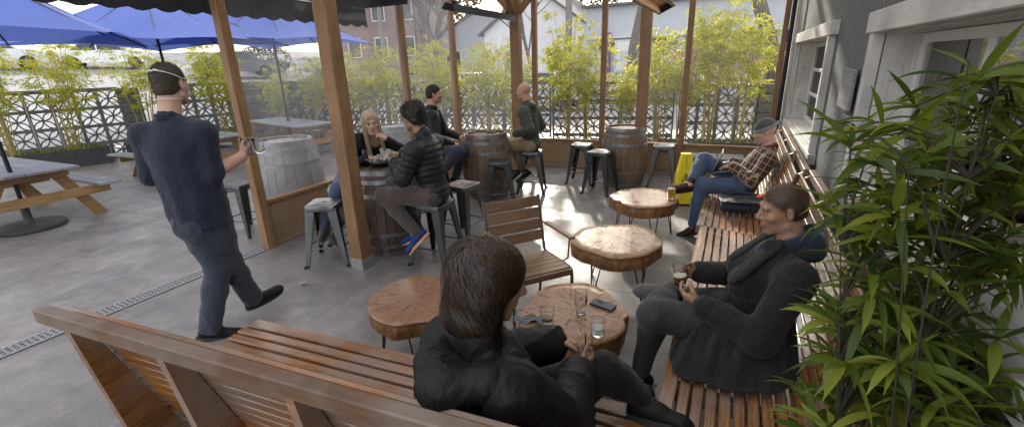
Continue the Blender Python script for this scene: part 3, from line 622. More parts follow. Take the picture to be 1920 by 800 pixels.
car(-34.5, 15.2, 1.45, R_(60), (.75, .77, .8), 'white car on the road above the waiter head')
car(-27.5, 18.6, 1.0, R_(62), (.10, .11, .13), 'dark car beside the white one on the road')
car(-35.5, 10.5, 1.6, R_(75), (.7, .72, .76), 'pale car behind the leftmost bamboo')
# hanging heaters
def heater(x, y0, y1, z, label, tilt):
    t = thing('patio_heater', label, 'heater', (x, y0, z), 0, 'long hanging patio heaters'); L = y1-y0; rot = Matrix.Rotation(R_(tilt), 4, 'Y')
    pf = [(-.10, 0), (-.055, .085), (.055, .085), (.10, 0), (.088, 0), (.048, .072), (-.048, .072), (-.088, 0)]
    xf = rot @ Matrix(((1, 0, 0, 0), (0, 0, 1, 0), (0, 1, 0, 0), (0, 0, 0, 1)))
    m = MB(); m.prism(pf, 0, L, xf); m.obj('housing', M['black_metal'], t, sharp=20)
    m = MB(); m.prism([(-.086, .004), (-.05, .066), (.05, .066), (.086, .004), (.07, .004), (.04, .055), (-.04, .055), (-.07, .004)], .02, L-.02, xf); m.obj('reflector', M['copper'], t, sharp=20)
    for e in (0, L): m = MB(); m.prism([(-.10, 0), (-.055, .085), (.055, .085), (.10, 0)], e-.006, e+.006, xf); m.obj('end_cap', M['black_metal'], t, sharp=None)
    for e in (.15, L-.1):
        m = MB(); m.tube([(0, e, .08), (0, e, .75)], .006, 6); m.box((0, e, .10), (.05, .05, .05)); m.obj('hanger', M['black_metal'], t)
M['copper'] = plain('copper_reflector', (.75, .38, .2), .3, .1, 5, 0, .9)
heater(-3.3, 5.10, 6.86, 2.50, 'long black heater hanging before the glass left of the bald man', 14)
heater(-.82, 4.35, 5.85, 2.38, 'copper lined heater hanging right of the third cedar post', -25)
# awning with scalloped valance
t = thing('awning', 'dark awning with a scalloped valance over the left opening', 'awning', (-4.85, 1.0, 2.42))
m = MB(); n = 140; y0, y1 = -3.0, 4.36; vs = []
for i in range(n+1):
    y = y0+(y1-y0)*i/n; sc = .035*abs(math.sin(math.pi*(y-y0)/.22)); vs += [(0, y, .02-sc), (.012*math.sin(y*7), y, .24)]
m.add(vs, [[2*i, 2*i+2, 2*i+3, 2*i+1] for i in range(n)]); m.obj('valance', M['awn'] if 'awn' in M else fabric('charcoal_awning', (.035, .036, .042), .8), t, sharp=None)
m = MB(); m.add([(0, y0, .24), (0, y1, .24), (.75, y1, .78), (.75, y0, .78)], [[0, 1, 2, 3]]); m.add([(0, y1, .24), (.75, y1, .78), (.75, y1, .24)], [[0, 1, 2]]); m.obj('canopy', fabric('charcoal_awning_top', (.035, .036, .042), .8), t, sharp=None)
# blue umbrellas
M['blue'] = None
def umbmat():
    q = NT('blue_umbrella_canvas'); p = q.n('BsdfPrincipled'); c = q.noise(q.coord('Object'), 2.2, 4); col = q.mix(c, (.12, .19, .58), (.17, .25, .68)); q.l(col, p.inputs['Base Color']); p.inputs['Roughness'].default_value = .75
    tl = q.n('BsdfTranslucent'); q.l(col, tl.inputs[0]); mx = q.n('MixShader'); mx.inputs[0].default_value = .3; q.l(p.outputs[0], mx.inputs[1]); q.l(tl.outputs[0], mx.inputs[2]); q.l(mx.outputs[0], q.out.inputs[0]); return q.m
M['blue'] = umbmat()
def umbrella(x, y, ze, hw, rz, label, rise=1.0):
    t = thing('patio_umbrella', label, 'umbrella', (x, y, 0), rz, 'blue market umbrellas over the picnic tables')
    m = MB(); m.lathe([(.0, .0), (.33, .0), (.36, .015), (.36, .045), (.33, .06), (.06, .075), (.045, .10), (.045, .4), (.0, .4)], 28); m.obj('base', M['planter'], t)
    m = MB(); m.tube([(0, 0, .06), (0, 0, ze+rise+.05)], .024, 12); m.obj('pole', M['black_metal'], t)
    m = MB(); n = 8; ring = []
    N = 9
    for i in range(N):
        for j in range(4):
            for q in range(8):
                pass
    vs = [(0, 0, ze+rise)]; K = 10
    for i in range(1, K+1):
        r = i/K
        for j in range(4):
            a, b_ = [((-1, -1), (1, -1), (1, 1), (-1, 1))[(j+k) % 4] for k in (0, 1)]
            for q in range(8):
                u = q/8; px_, py_ = a[0]+(b_[0]-a[0])*u, a[1]+(b_[1]-a[1])*u
                sag = .10*math.sin(math.pi*u)*r*r
                inw = 1-.05*math.sin(math.pi*u)*r
                vs.append((px_*hw*r*inw, py_*hw*r*inw, ze+rise*(1-r)**1.12+sag*.9-0))
    fs = [[0, 1+q, 1+(q+1) % 32] for q in range(32)]
    for i in range(K-1):
        for q in range(32): fs.append([1+i*32+q, 1+(i+1)*32+q, 1+(i+1)*32+(q+1) % 32, 1+i*32+(q+1) % 32])
    m.add(vs, fs); m.obj('canopy', M['blue'], t, sharp=None)
    for k in range(8):
        a = k*math.pi/4; r = hw*(1.38 if k % 2 else .93); m = MB(); dx, dy = math.cos(a), math.sin(a)
        m.beam((dx*.03, dy*.03, ze+rise-.05), (dx*r, dy*r, ze-.02+(.06 if k % 2 == 0 else 0)), .02, .014, bev=0); m.obj('rib', M['black_metal'], t)
umbrella(-8.2, 2.25, 2.30, 1.6, R_(57), 'blue umbrella at the left edge over the near picnic table')
umbrella(-9.6, 5.1, 2.36, 1.6, R_(17), 'blue umbrella over the table behind the waiter')
umbrella(-9.35, 7.3, 2.42, 1.55, R_(10), 'blue umbrella over the rear picnic table behind the glass')
# ------------------------------------------------------------------ barrels
def barrel(x, y, s, label, mat, rz=0, rx=0):
    t = thing('wine_barrel', label, 'barrel', (x, y, 0), rz, 'wine barrels used as standing tables'); H = .9*s
    def rad(k): return s*(.285+.068*math.sin(math.pi*k))
    m = MB(); n = 24; q = random.Random(x)
    for i in range(n):           # every stave a bowed board, drawn as one wall part
        a0, a1 = 2*math.pi*i/n, 2*math.pi*(i+1)/n; g = .0035/ s; vs = []; K = 10
        for j in range(K+1):
            k = j/K; r = rad(k)+q.uniform(-.001, .001)
            for aa, rr in ((a0+g, r-.004), (a0+g*3.5, r), (a1-g*3.5, r), (a1-g, r-.004), (a1-g, r-.03), (a0+g, r-.03)): vs.append((math.cos(aa)*rr, math.sin(aa)*rr, k*H))
        fs = []; uv = []; r0 = q.random()
        for j in range(K):
            for c in range(6):
                d = (c+1) % 6; fs.append([j*6+c, j*6+d, (j+1)*6+d, (j+1)*6+c]); z0, z1 = j/K*H, (j+1)/K*H; b0, b1 = i*.3+c*.03, i*.3+(c+1)*.03; uv.append([(z0, b0), (z0, b1), (z1, b1), (z1, b0)])
        fs.append([0, 1, 2, 3, 4, 5][::-1]); fs.append([K*6+c for c in range(6)]); uv += [[(0, 0)]*6]*2
        m.add(vs, fs, uv, rn=r0)
    m.obj('stave_wall', mat, t, sharp=50)
    m = MB()
    for k in range(6):
        xx = (k-2.5)*.09*s*1.02; w_ = 2*math.sqrt(max(.01, (s*.252)**2-xx*xx))-.01; m.box((xx, 0, H-.035*s), (.088*s, w_, .02), bev=.002)
    m.obj('head', mat, t)
    for k in (.025, .12, .27, .73, .88, .975):
        m = MB(); h_ = .022*s if k in (.025, .975) else .02*s; prof = []
        z = k*H
        for dz in (-h_, h_): prof.append((rad((z+dz)/H)+.0035, z+dz))
        prof = [(prof[0][0]-.01, prof[0][1]), prof[0], prof[1], (prof[1][0]-.01, prof[1][1])]
        m.lathe(prof, 40, close=True); m.obj('hoop', M['hoop'], t, sharp=50)
    return t
barrel(-3.22, 3.52, 1.0, 'dark oak barrel carrying the snack basket between the couple', M['stave_dark'], .4)
barrel(-3.2, 5.7, 1.03, 'brown oak barrel with two beer glasses and a tray on its head', M['stave'], 1.2)
barrel(-1.47, 6.98, 1.0, 'pale brown barrel partly hidden by the third cedar post', M['stave'], 2.2)
barrel(-5.08, 3.84, 1.17, 'large silvery weathered barrel outside the dusty glass', M['stave_grey'], .8)
barrel(-5.15, 6.0, 1.05, 'silvery barrel outside the glass behind the blonde woman', M['stave_grey'], 1.8)

# ------------------------------------------------------------------ metal stools
def stool_proto(mat):
    t = thing('metal_stool', 'stool', 'stool', (0, 0, 0), 0, 'backless metal stools')
    m = MB(); H = .62
    def rr(h, r, n=5):
        p = []
        for cx, cy, a in ((h-r, h-r, 0), (-h+r, h-r, 90), (-h+r, -h+r, 180), (h-r, -h+r, 270)):
            for i in range(n): b = R_(a+90*i/(n-1)); p.append((cx+r*math.cos(b), cy+r*math.sin(b)))
        return p
    rings = [(.152, .035, H-.06), (.155, .035, H-.012), (.150, .034, H-.002), (.140, .03, H), (.132, .03, H-.003)]
    vs = []
    for h, r, z in rings: vs += [(x, y, z) for x, y in rr(h, r)]
    n = 20; fs = [[i*n+j, i*n+(j+1) % n, (i+1)*n+(j+1) % n, (i+1)*n+j] for i in range(len(rings)-1) for j in range(n)]
    sl = [(.022*math.cos(a)*1.1, .012*math.sin(a), H-.003) for a in [2*math.pi*(j+2.5)/n for j in range(n)]]; b = len(vs); vs += sl; fs += [[b-n+j, b-n+(j+1) % n, b+(j+1) % n, b+j] for j in range(n)]
    b2 = len(vs); vs += [(x, y, z-.02) for x, y, z in sl]; fs += [[b+j, b+(j+1) % n, b2+(j+1) % n, b2+j] for j in range(n)]
    m.add(vs, fs); m.obj('seat', mat, t, sharp=40, recalc=False)
    m = MB(); m.box((0, 0, H-.045), (.05, .03, .002), bev=0); m.obj('hand_hole', M['rubber'], t)
    for sx in (-1, 1):
        for sy in (-1, 1):
            m = MB(); ft = .207; tp = .146
            def P(k, w_, ax, ins=0):
                c = tp+(ft-tp)*(1-k); z = (H-.03)*k; x, y = sx*(c-ins), sy*(c-ins)
                if ax == 0: x -= sx*w_
                if ax == 1: y -= sy*w_
                return (x, y, z)
            vs = []
            for k in (0, .04, .55, 1):
                w_ = .026+.062*k**.8; vs += [P(k, w_, 0), P(k, 0, 2), P(k, w_, 1), P(k, w_, 1, .006), P(k, 0, 2, .006), P(k, w_, 0, .006)]
            fs = [[i*6+j, i*6+(j+1) % 6, (i+1)*6+(j+1) % 6, (i+1)*6+j] for i in range(3) for j in range(6)]+[[5, 4, 1, 0], [4, 3, 2, 1], [18, 19, 22, 23], [19, 20, 21, 22]]
            m.add(vs, fs); lg = m.obj('leg', mat, t, sharp=25); m = MB(); m.box((sx*ft, sy*ft, .012), (.032, .032, .024), bev=.004); m.obj('rubber_foot', M['rubber'], lg)
    m = MB(); c = .146+(.207-.146)*(1-.2/.62); a = c-.01
    for p, q in (((-a, -a), (a, -a)), ((a, -a), (a, a)), ((a, a), (-a, a)), ((-a, a), (-a, -a))): m.tube([(*p, .19), (*q, .19)], .0075, 6)
    m.obj('foot_rail', mat, t)
    m = MB(); a = .135; m.tube([(-a, -a, H-.10), (a, a, H-.10)], .006, 5); m.tube([(-a, a, H-.112), (a, -a, H-.112)], .006, 5); m.obj('cross_brace', mat, t)
    return t
sp = {'gun': stool_proto(M['gun']), 'silver': stool_proto(M['silver'])}
su = set()
for x, y, a, k, lb in ((-3.56, 3.02, 29, 'silver', 'empty silver stool with a small seat slot left of the thick cedar post'), (-1.68, 6.38, -8, 'gun', 'dark stool nearest the camera beside the pale far barrel'),
    (-2.12, 6.88, 3, 'gun', 'dark stool against the far board wall left of the pale barrel'), (-.90, 7.12, 4, 'gun', 'dark stool between the third cedar post and the yellow sign'),
    (-2.80, 5.33, 26, 'gun', 'empty dark stool in front of the barrel with two glasses'), (-2.66, 6.10, 16, 'gun', 'dark stool under the bald man'),
    (-2.52, 3.40, 2, 'gun', 'metal stool under the man in the black puffer jacket'), (-2.62, 4.08, -6, 'silver', 'silver stool behind the man in the puffer jacket'),
    (-5.22, 3.26, 8, 'gun', 'stool outside the first glass post beside the waiter'), (-3.70, 5.02, 10, 'gun', 'stool under the man in the dark jacket'), (-3.86, 3.55, 40, 'silver', 'stool under the blonde woman')):
    o = sp[k] if k not in su else copy_tree(sp[k]); su.add(k); o.location = (x, y, 0); o.rotation_euler.z = R_(a); o['label'] = lb

# ------------------------------------------------------------------ tree slab tables
def slab_mats():
    t = NT('varnished_slab_top'); c = t.coord('Object'); s = t.n('SeparateXYZ'); t.l(c, s.inputs[0])
    wx = t.math('ADD', s.outputs[0], t.math('MULTIPLY', t.math('SUBTRACT', t.noise(c, 3.5, 3), .5), .09)); wy = t.math('ADD', s.outputs[1], t.math('MULTIPLY', t.math('SUBTRACT', t.noise(t.coord('Object', (1, 1, 1), (0, 0, 2)), 3.5, 3), .5), .09))
    r = t.math('SQRT', t.math('ADD', t.math('MULTIPLY', wx, wx), t.math('MULTIPLY', wy, wy)))
    rings = t.math('SINE', t.math('MULTIPLY', r, 300.0)); rings2 = t.noise(None, 1, 2); cb = t.n('CombineXYZ'); t.l(t.math('MULTIPLY', r, 38.0), cb.inputs[0]); nn = t.noise(cb.outputs[0], 1.0, 3, .7)
    ang = t.math('ARCTAN2', wy, wx); cb2 = t.n('CombineXYZ'); t.l(t.math('MULTIPLY', ang, 2.2), cb2.inputs[0]); t.l(t.math('MULTIPLY', r, 1.6), cb2.inputs[1]); rad = t.noise(cb2.outputs[0], 1.7, 3, .55)
    crack = t.ramp(t.math('ABSOLUTE', t.math('SUBTRACT', rad, .5)), [(.0, (1, 1, 1)), (.013, (0, 0, 0))])
    col = t.mix(nn, (.15, .052, .016), (.37, .15, .048)); col = t.mix(t.math('MULTIPLY', t.math('ADD', rings, 1.0), .16), col, (.14, .055, .02))
    col = t.mix(t.ramp(t.noise(c, 4, 5), [(.35, (0, 0, 0)), (.7, (.7,)*3)]), col, (.30, .175, .11)); col = t.mix(t.math('MULTIPLY', crack, .85), col, (.035, .018, .010))
    col = t.mix(t.ramp(r, [(.26, (0, 0, 0)), (.34, (.5,)*3)]), col, (.45, .24, .09))
    oi = t.n('ObjectInfo'); col = t.mix(t.math('MULTIPLY', oi.outputs['Random'], .3), col, t.mix(nn, (.26, .16, .11), (.40, .28, .20)))
    h = t.math('SUBTRACT', t.math('ADD', t.noise(c, 16, 4), t.math('MULTIPLY', rings, .04)), crack)
    top = t.bsdf(col, t.ramp(t.noise(c, 8, 4), [(.3, (.26,)*3), (.7, (.45,)*3)]), t.bump(h, .7, .008), Coat_Weight=.5, Coat_Roughness=.16)
    t = NT('rough_slab_edge'); c = t.coord('Object', (1, 1, .22)); n = t.noise(c, 26, 7, .65); n2 = t.noise(t.coord('Object', (1, 1, .5)), 5, 5)
    col = t.mix(t.ramp(n, [(.3, (0, 0, 0)), (.68, (1, 1, 1))]), (.10, .042, .016), (.42, .21, .075)); col = t.mix(t.ramp(n2, [(.55, (0, 0, 0)), (.72, (.8,)*3)]), col, (.045, .022, .012))
    return top, t.bsdf(col, .5, t.bump(n, .7, .015), Coat_Weight=.2)
M['slab_top'], M['slab_edge'] = slab_mats()
def slab_table(x, y, rx, ry, th, H, seed, label, legs=(), stump=False, rz=0, tops='slab_top'):
    t = thing('slab_table', label, 'table', (x, y, 0), rz, 'low tables cut from tree trunks'); q = random.Random(seed); ph = [q.uniform(0, 6.28) for _ in range(8)]
    N = 72
    def rr(a): 
        r = 1+.035*math.sin(2*a+ph[0])+.04*math.sin(3*a+ph[1])+.022*math.sin(5*a+ph[2])+.012*math.sin(9*a+ph[3])
        d = (a-ph[4]+math.pi) % (2*math.pi)-math.pi; r -= .10*math.exp(-(d/.10)**2); d = (a-ph[5]+math.pi) % (2*math.pi)-math.pi; r -= .06*math.exp(-(d/.16)**2); return r
    def ring(k, z, f=0): return [(rx*k*rr(2*math.pi*j/N)*math.cos(2*math.pi*j/N), ry*k*rr(2*math.pi*j/N)*math.sin(2*math.pi*j/N), z+f*q.uniform(-1, 1)) for j in range(N)]
    m = MB(); vs = []
    ks = (1.0, .985, .97, .75, .5, .25, .06)
    for i, k in enumerate(ks): vs += ring(k, H-(.012, .004, 0, .001, 0, 0, 0)[i])
    fs = [[i*N+j, i*N+(j+1) % N, (i+1)*N+(j+1) % N, (i+1)*N+j] for i in range(6) for j in range(N)]+[[6*N+j for j in range(N)]]
    m.add(vs, fs); m.obj('slab_top', M[tops], t, sharp=40, recalc=False)
    m = MB(); vs = []; lv = 9
    for i in range(lv+1):
        k = i/lv; z = H-.012-th*k
        for j in range(N):
            a = 2*math.pi*j/N; r = rr(a)
            f = 1+.012*math.sin(14*a+ph[6]+3*k)+.02*math.sin(7*a+ph[7])*k+.008*q.uniform(-1, 1)-(.03*abs(k-.5)*2 if not stump else 0)
            if stump: f *= 1-.16*k-.17*max(0, k-.45)*(1+.9*math.sin(2.2*a+ph[2]))
            if i == 0: f = 1
            vs.append((rx*r*f*math.cos(a), ry*r*f*math.sin(a), z))
    fs = [[i*N+j, (i+1)*N+j, (i+1)*N+(j+1) % N, i*N+(j+1) % N] for i in range(lv) for j in range(N)]+[[lv*N+j for j in range(N)][::-1]]
    m.add(vs, fs); m.obj('bark_edge', M['slab_edge'], t, sharp=50, recalc=False)
    for a, k in legs:
        a = R_(a); cx, cy = rx*k*math.cos(a), ry*k*math.sin(a); ox, oy = math.cos(a)*.05, math.sin(a)*.05; tx, ty = -math.sin(a)*.05, math.cos(a)*.05; zt = H-th-.012
        m = MB(); m.tube([(cx+tx, cy+ty, zt), (cx+ox+tx*.12, cy+oy+ty*.12, .02), (cx+ox, cy+oy, .006), (cx+ox-tx*.12, cy+oy-ty*.12, .02), (cx-tx, cy-ty, zt)], .0055, 8)
        m.box((cx, cy, zt-.002), (.12, .12, .004), Matrix.Rotation(a, 3, 'Z'), bev=0); m.obj('hairpin_leg', M['black_metal'], t)
    return t
slab_table(-1.70, 2.04, .315, .32, .10, .45, 4, 'glossy amber trunk slab table with cracks left of the seated woman', ((25, .7), (115, .7), (205, .72), (300, .65)))
slab_table(-.735, 2.27, .315, .355, .42, .45, 9, 'tall tree stump table holding three glasses and a phone', (), True)
slab_table(-.76, 3.50, .385, .36, .115, .45, 15, 'pale topped trunk slab table on hairpin legs in the middle', ((20, .72), (110, .7), (215, .72), (290, .7)), rz=.6)
slab_table(-.77, 4.80, .365, .36, .115, .45, 23, 'trunk slab table with one orange beer on its rim', ((10, .74), (110, .7), (190, .72), (285, .7)), rz=.3)

# ------------------------------------------------------------------ slatted metal armchair
t = thing('garden_armchair', 'slatted brown armchair with a metal frame standing empty at the stump table', 'chair', (-1.27, 2.83, 0), R_(49.5))
W2 = .235
for s in (-1, 1):
    m = MB(); m.tube([(s*W2, -.235, 0), (s*W2, -.235, .37), (s*W2, -.225, .415), (s*W2, -.195, .428), (s*W2, .17, .41), (s*W2, .20, .43), (s*W2, .30, .86)], .0125, 8); m.obj('side_frame', M['gunb'] if 'gunb' in M else plain('bronze_frame', (.13, .115, .10), .4, .2, 9, .05, .6), t)
    m = MB(); m.tube([(s*W2, .17, .41), (s*W2, .25, .20), (s*W2, .29, 0)], .012, 8); m.obj('leg', M['gun'], t)
    m = MB(); m.tube([(s*(W2+.01), -.06, .41), (s*(W2+.045), -.10, .45), (s*(W2+.045), -.12, .62)], .007, 6); m.tube([(s*(W2+.045), -.12, .625), (s*(W2+.01), .245, .64)], .008, 6)
    m.beam((s*(W2+.045), -.17, .632), (s*(W2+.02), .20, .648), .05, .022, bev=.006); m.obj('armrest', M['chair_slat'], t)
m = MB()
for k in range(4): y = .225+.026+k*.023; m.beam((-W2+.01, .218+k*.0225, .545+k*.088), (W2-.01, .218+k*.0225, .545+k*.088), .016, .080, up=(0, .25, 1), bev=.003)
m.obj('backrest', M['chair_slat'], t)
m = MB()
for k in range(6): y = -.20+k*.068; m.beam((-W2+.01, y, .434-.0035*k), (W2-.01, y, .434-.0035*k), .060, .016, up=(0, 0, 1), bev=.003)
m.obj('seat', M['chair_slat'], t)
m = MB(); m.beam((-W2, -.238, .405), (W2, -.238, .405), .02, .045, bev=.004); m.obj('front_apron', M['chair_slat'], t)

# ------------------------------------------------------------------ slatted benches
def bench(name, x, y, rz, L, label, ribs, wall=False):
    """local x along the bench, seat front at y=0, back rising towards +y"""
    t = thing(name, label, 'bench', (x, y, 0), rz, 'long slatted timber benches')
    m = MB()
    for k in range(9):
        yy = .030+k*.0625; m.beam((0, yy, .452-.005*k), (L, yy, .452-.005*k), .050, .028, bev=.005)
    m.beam((0, -.004, .425), (L, -.004, .425), .032, .075, bev=.005); m.obj('seat', M['bench'], t)
    s0 = np.array([.590, .440]); s1 = np.array([.765, .985]); d = (s1-s0)/np.linalg.norm(s1-s0); up = (0, -d[1], d[0]); Ls = np.linalg.norm(s1-s0)
    m = MB()
    for k in range(-5, 9):
        p = s0+d*(.035+k*(Ls-.05)/8.4); m.beam((0, p[0], p[1]), (L, p[0], p[1]), .052, .022, up=up, bev=.004) if False else m.box((L/2, p[0], p[1]), (L, .052, .022), Matrix(((1, 0, 0), (0, d[0], -d[1]), (0, d[1], d[0]))), bev=.004)
    m.obj('backrest', M['bench'], t)
    m = MB(); m.box((L/2, .834, .984), (L, .050, .060), bev=.005); m.obj('top_rail', M['bench_rail'], t)
    for r in ribs:
        m = MB(); n = (.012, 0); q = np.array([d[1], -d[0]])
        a = s0+q*.016; b = s1+q*.016-d*.005
        poly = [(.04, .40), (.04, .43), (.44, .425), (a[0], a[1]), (b[0], b[1]), (.835+.03, .980), (.835+.03, .93), (a[0]+.27, a[1]+.04), (.60, .30), (.55, 0), (.44, 0), (.44, .33), (.14, .36), (.14, 0), (.05, 0), (.05, .38)]
        xf = Matrix(((0, 0, 1, r), (1, 0, 0, 0), (0, 1, 0, 0), (0, 0, 0, 1))); 
        # split in convex pieces: seat bearer, back rib, two legs
        for pc in ([(.03, .34), (.03, .434), (.57, .392), (.57, .32)], [(a[0]-d[0]*.44, 0), (a[0]-d[0]*.40, a[1]-d[1]*.40), (b[0]-.004, b[1]-.02), (.810, .975), (.811, .90), (.70, 0)]):
            m.prism(pc, -.019, .019, xf)
        m.prism([(.05, 0), (.05, .35), (.14, .35), (.14, 0)], -.0185, .0185, xf)
        m.obj('rib', M['bench'], t)
    return t
bench('slatted_bench', -.12, 1.60, R_(180+4.6), 2.31, 'timber bench seen from behind in the foreground with the woman on it', (.04, .50, 1.08, 1.68, 2.24))
bench('slatted_bench', -.14, 1.30, 0, .01, '', ()) if False else None
def bench_y(x, y0, y1, label, ribs, rz=0):
    t = bench('slatted_bench', x, y1, R_(-90+rz), y1-y0, label, ribs); t.scale.y = .88; return t
bench_y(-.145, 1.20, 4.02, 'long bench along the building with the man in the charcoal coat', (.05, .75, 1.45, 2.15, 2.78))
bench_y(-.150, 4.03, 6.55, 'second bench farther along the building under the man with the laptop', (.05, .8, 1.6, 2.45), -.6)

# ------------------------------------------------------------------ picnic tables
def picnic(x, y, rz, L, W, label):
    t = thing('picnic_table', label, 'table', (x, y, 0), rz, 'picnic tables with silvered tops')
    m = MB(); n = 5; bw = W/n
    for k in range(n): m.box((0, -W/2+bw*(k+.5), .735), (L, bw-.008, .036), bev=.006)
    m.obj('tabletop', M['picnic_top'], t)
    for s in (-1, 1):
        m = MB()
        for q in (0, 1): m.box((0, s*(W/2+.22+q*.135), .44), (L, .128, .036), bev=.006)
        m.obj('bench_seat', M['picnic_top'], t)
    for s in (-1, 1):
        xx = s*(L/2-.28)
        for sy in (-1, 1): m = MB(); m.beam((xx, sy*(W/2+.16), 0), (xx, sy*(W/2-.22), .715), .038, .135, up=(1, 0, 0), bev=.004) if False else m.prism([(sy*(W/2+.25), 0), (sy*(W/2+.10), 0), (sy*(W/2-.28), .716), (sy*(W/2-.13), .716)], xx-.019, xx+.019, Matrix(((0, 0, 1, 0), (1, 0, 0, 0), (0, 1, 0, 0), (0, 0, 0, 1)))); m.obj('leg', M['picnic_leg'], t)
        m = MB(); m.box((xx+s*.0395, 0, .36), (.038, W+.70, .125), bev=.004); m.obj('crossbeam', M['picnic_leg'], t)
        m = MB(); m.box((xx+s*.0395, 0, .665), (.038, W-.1, .10), bev=.004); m.obj('top_cleat', M['picnic_leg'], t)
        m = MB(); m.beam((xx-s*.02, 0, .34), (xx-s*.55, 0, .70), .085, .036, bev=.003); m.obj('diagonal_brace', M['picnic_leg'], t)
picnic(-8.98, 2.34, R_(1), 2.30, .90, 'picnic table with silvered boards nearest on the left')
picnic(-9.60, 5.20, R_(3), 2.40, .85, 'picnic table mostly hidden behind the waiter')
picnic(-9.35, 7.30, R_(-14), 2.60, .88, 'rear picnic table behind the glass with the blue umbrella pole through it')

# ------------------------------------------------------------------ yellow floor sign
t = thing('wet_floor_sign', 'yellow plastic wet floor cone sign behind the slab table with the beer', 'sign', (-.50, 6.22, 0), R_(14))
m = MB(); w0, w1, H = .155, .060, .665
vs = [(-w0, -w0, .03), (w0, -w0, .03), (w0, w0, .03), (-w0, w0, .03), (-w1, -w1, H), (w1, -w1, H), (w1, w1, H), (-w1, w1, H)]
m.add(vs, [[0, 1, 5, 4], [1, 2, 6, 5], [2, 3, 7, 6], [3, 0, 4, 7], [4, 5, 6, 7]]); m.box((0, 0, .665), (.128, .128, .022), bev=.006)
for sx in (-1, 1):
    for sy in (-1, 1): m.box((sx*.14, sy*.14, .018), (.05, .05, .036), bev=.004)
m.obj('cone', M['yellow'], t, sharp=30)
def text_mesh(txt, size, mat, parent, mtx, name='lettering'):
    cu = bpy.data.curves.new(name, 'FONT'); cu.body = txt; cu.size = size; cu.extrude = .0006; cu.align_x = 'CENTER'; cu.align_y = 'CENTER'
    ob = bpy.data.objects.new('tmp', cu); me = bpy.data.meshes.new_from_object(ob); bpy.data.objects.remove(ob); me.transform(mtx); me.name = name; return link(name, me, mat, parent, sharp=None)
tilt = math.atan2(w0-w1, H-.03)
for k in range(4):
    Rz = Matrix.Rotation(R_(90*k), 4, 'Z'); base = Rz @ Matrix.Translation((0, -(w0+w1)/2-.003, (H+.03)/2)) @ Matrix.Rotation(-tilt, 4, 'X') @ Matrix.Rotation(R_(90), 4, 'X')
    m = MB()
    def P2(x, y, z=0): return base @ Vector((x*.88, y+.10, z))
    m.add([P2(-.085, -.225), P2(.085, -.225), P2(.075, -.150), P2(-.075, -.150)], [[0, 1, 2, 3]])
    def seg(a, b, w_=.006):
        w_ *= 1.5
        a = Vector(a); b = Vector(b); n_ = Vector((-(b-a).y, (b-a).x)).normalized()*w_/2; m.add([P2(*(a+n_)), P2(*(b+n_)), P2(*(b-n_)), P2(*(a-n_))], [[0, 1, 2, 3]])
    tri = [(-.060, -.125), (.060, -.125), (0, -.015)]
    for i in range(3): seg(tri[i], tri[(i+1) % 3], .007)
    seg((-.022, -.108), (.004, -.088), .009); seg((.004, -.088), (.012, -.062), .011); seg((.012, -.062), (-.014, -.066), .006); seg((.004, -.088), (.028, -.106), .008)
    m.add([P2(.012+.008*math.cos(a), -.048+.008*math.sin(a)) for a in [i*math.pi/4 for i in range(8)]], [list(range(8))]); seg((0, .03), (0, .20), .004)
    m.obj('warning_print', M['ink'], t, sharp=None)
    text_mesh('CAUTION', .034, M['yellow'], t, base @ Matrix.Translation((0, -.088, .0015)))
# concrete blocks behind the laptop
for i, (x, lb) in enumerate(((-.34, 'left grey concrete block behind the laptop'), (.03, 'right grey concrete block behind the laptop'))):
    t = thing('concrete_block', lb, 'block', (x, 7.28, 0), R_(2+i*2), 'concrete blocks stacked by the far wall'); m = MB(); m.box((0, 0, .20), (.355, .42, .40), bev=.01); m.box((0, 0, .43), (.362, .43, .05), bev=.008); m.obj('block', M['cmu'], t)

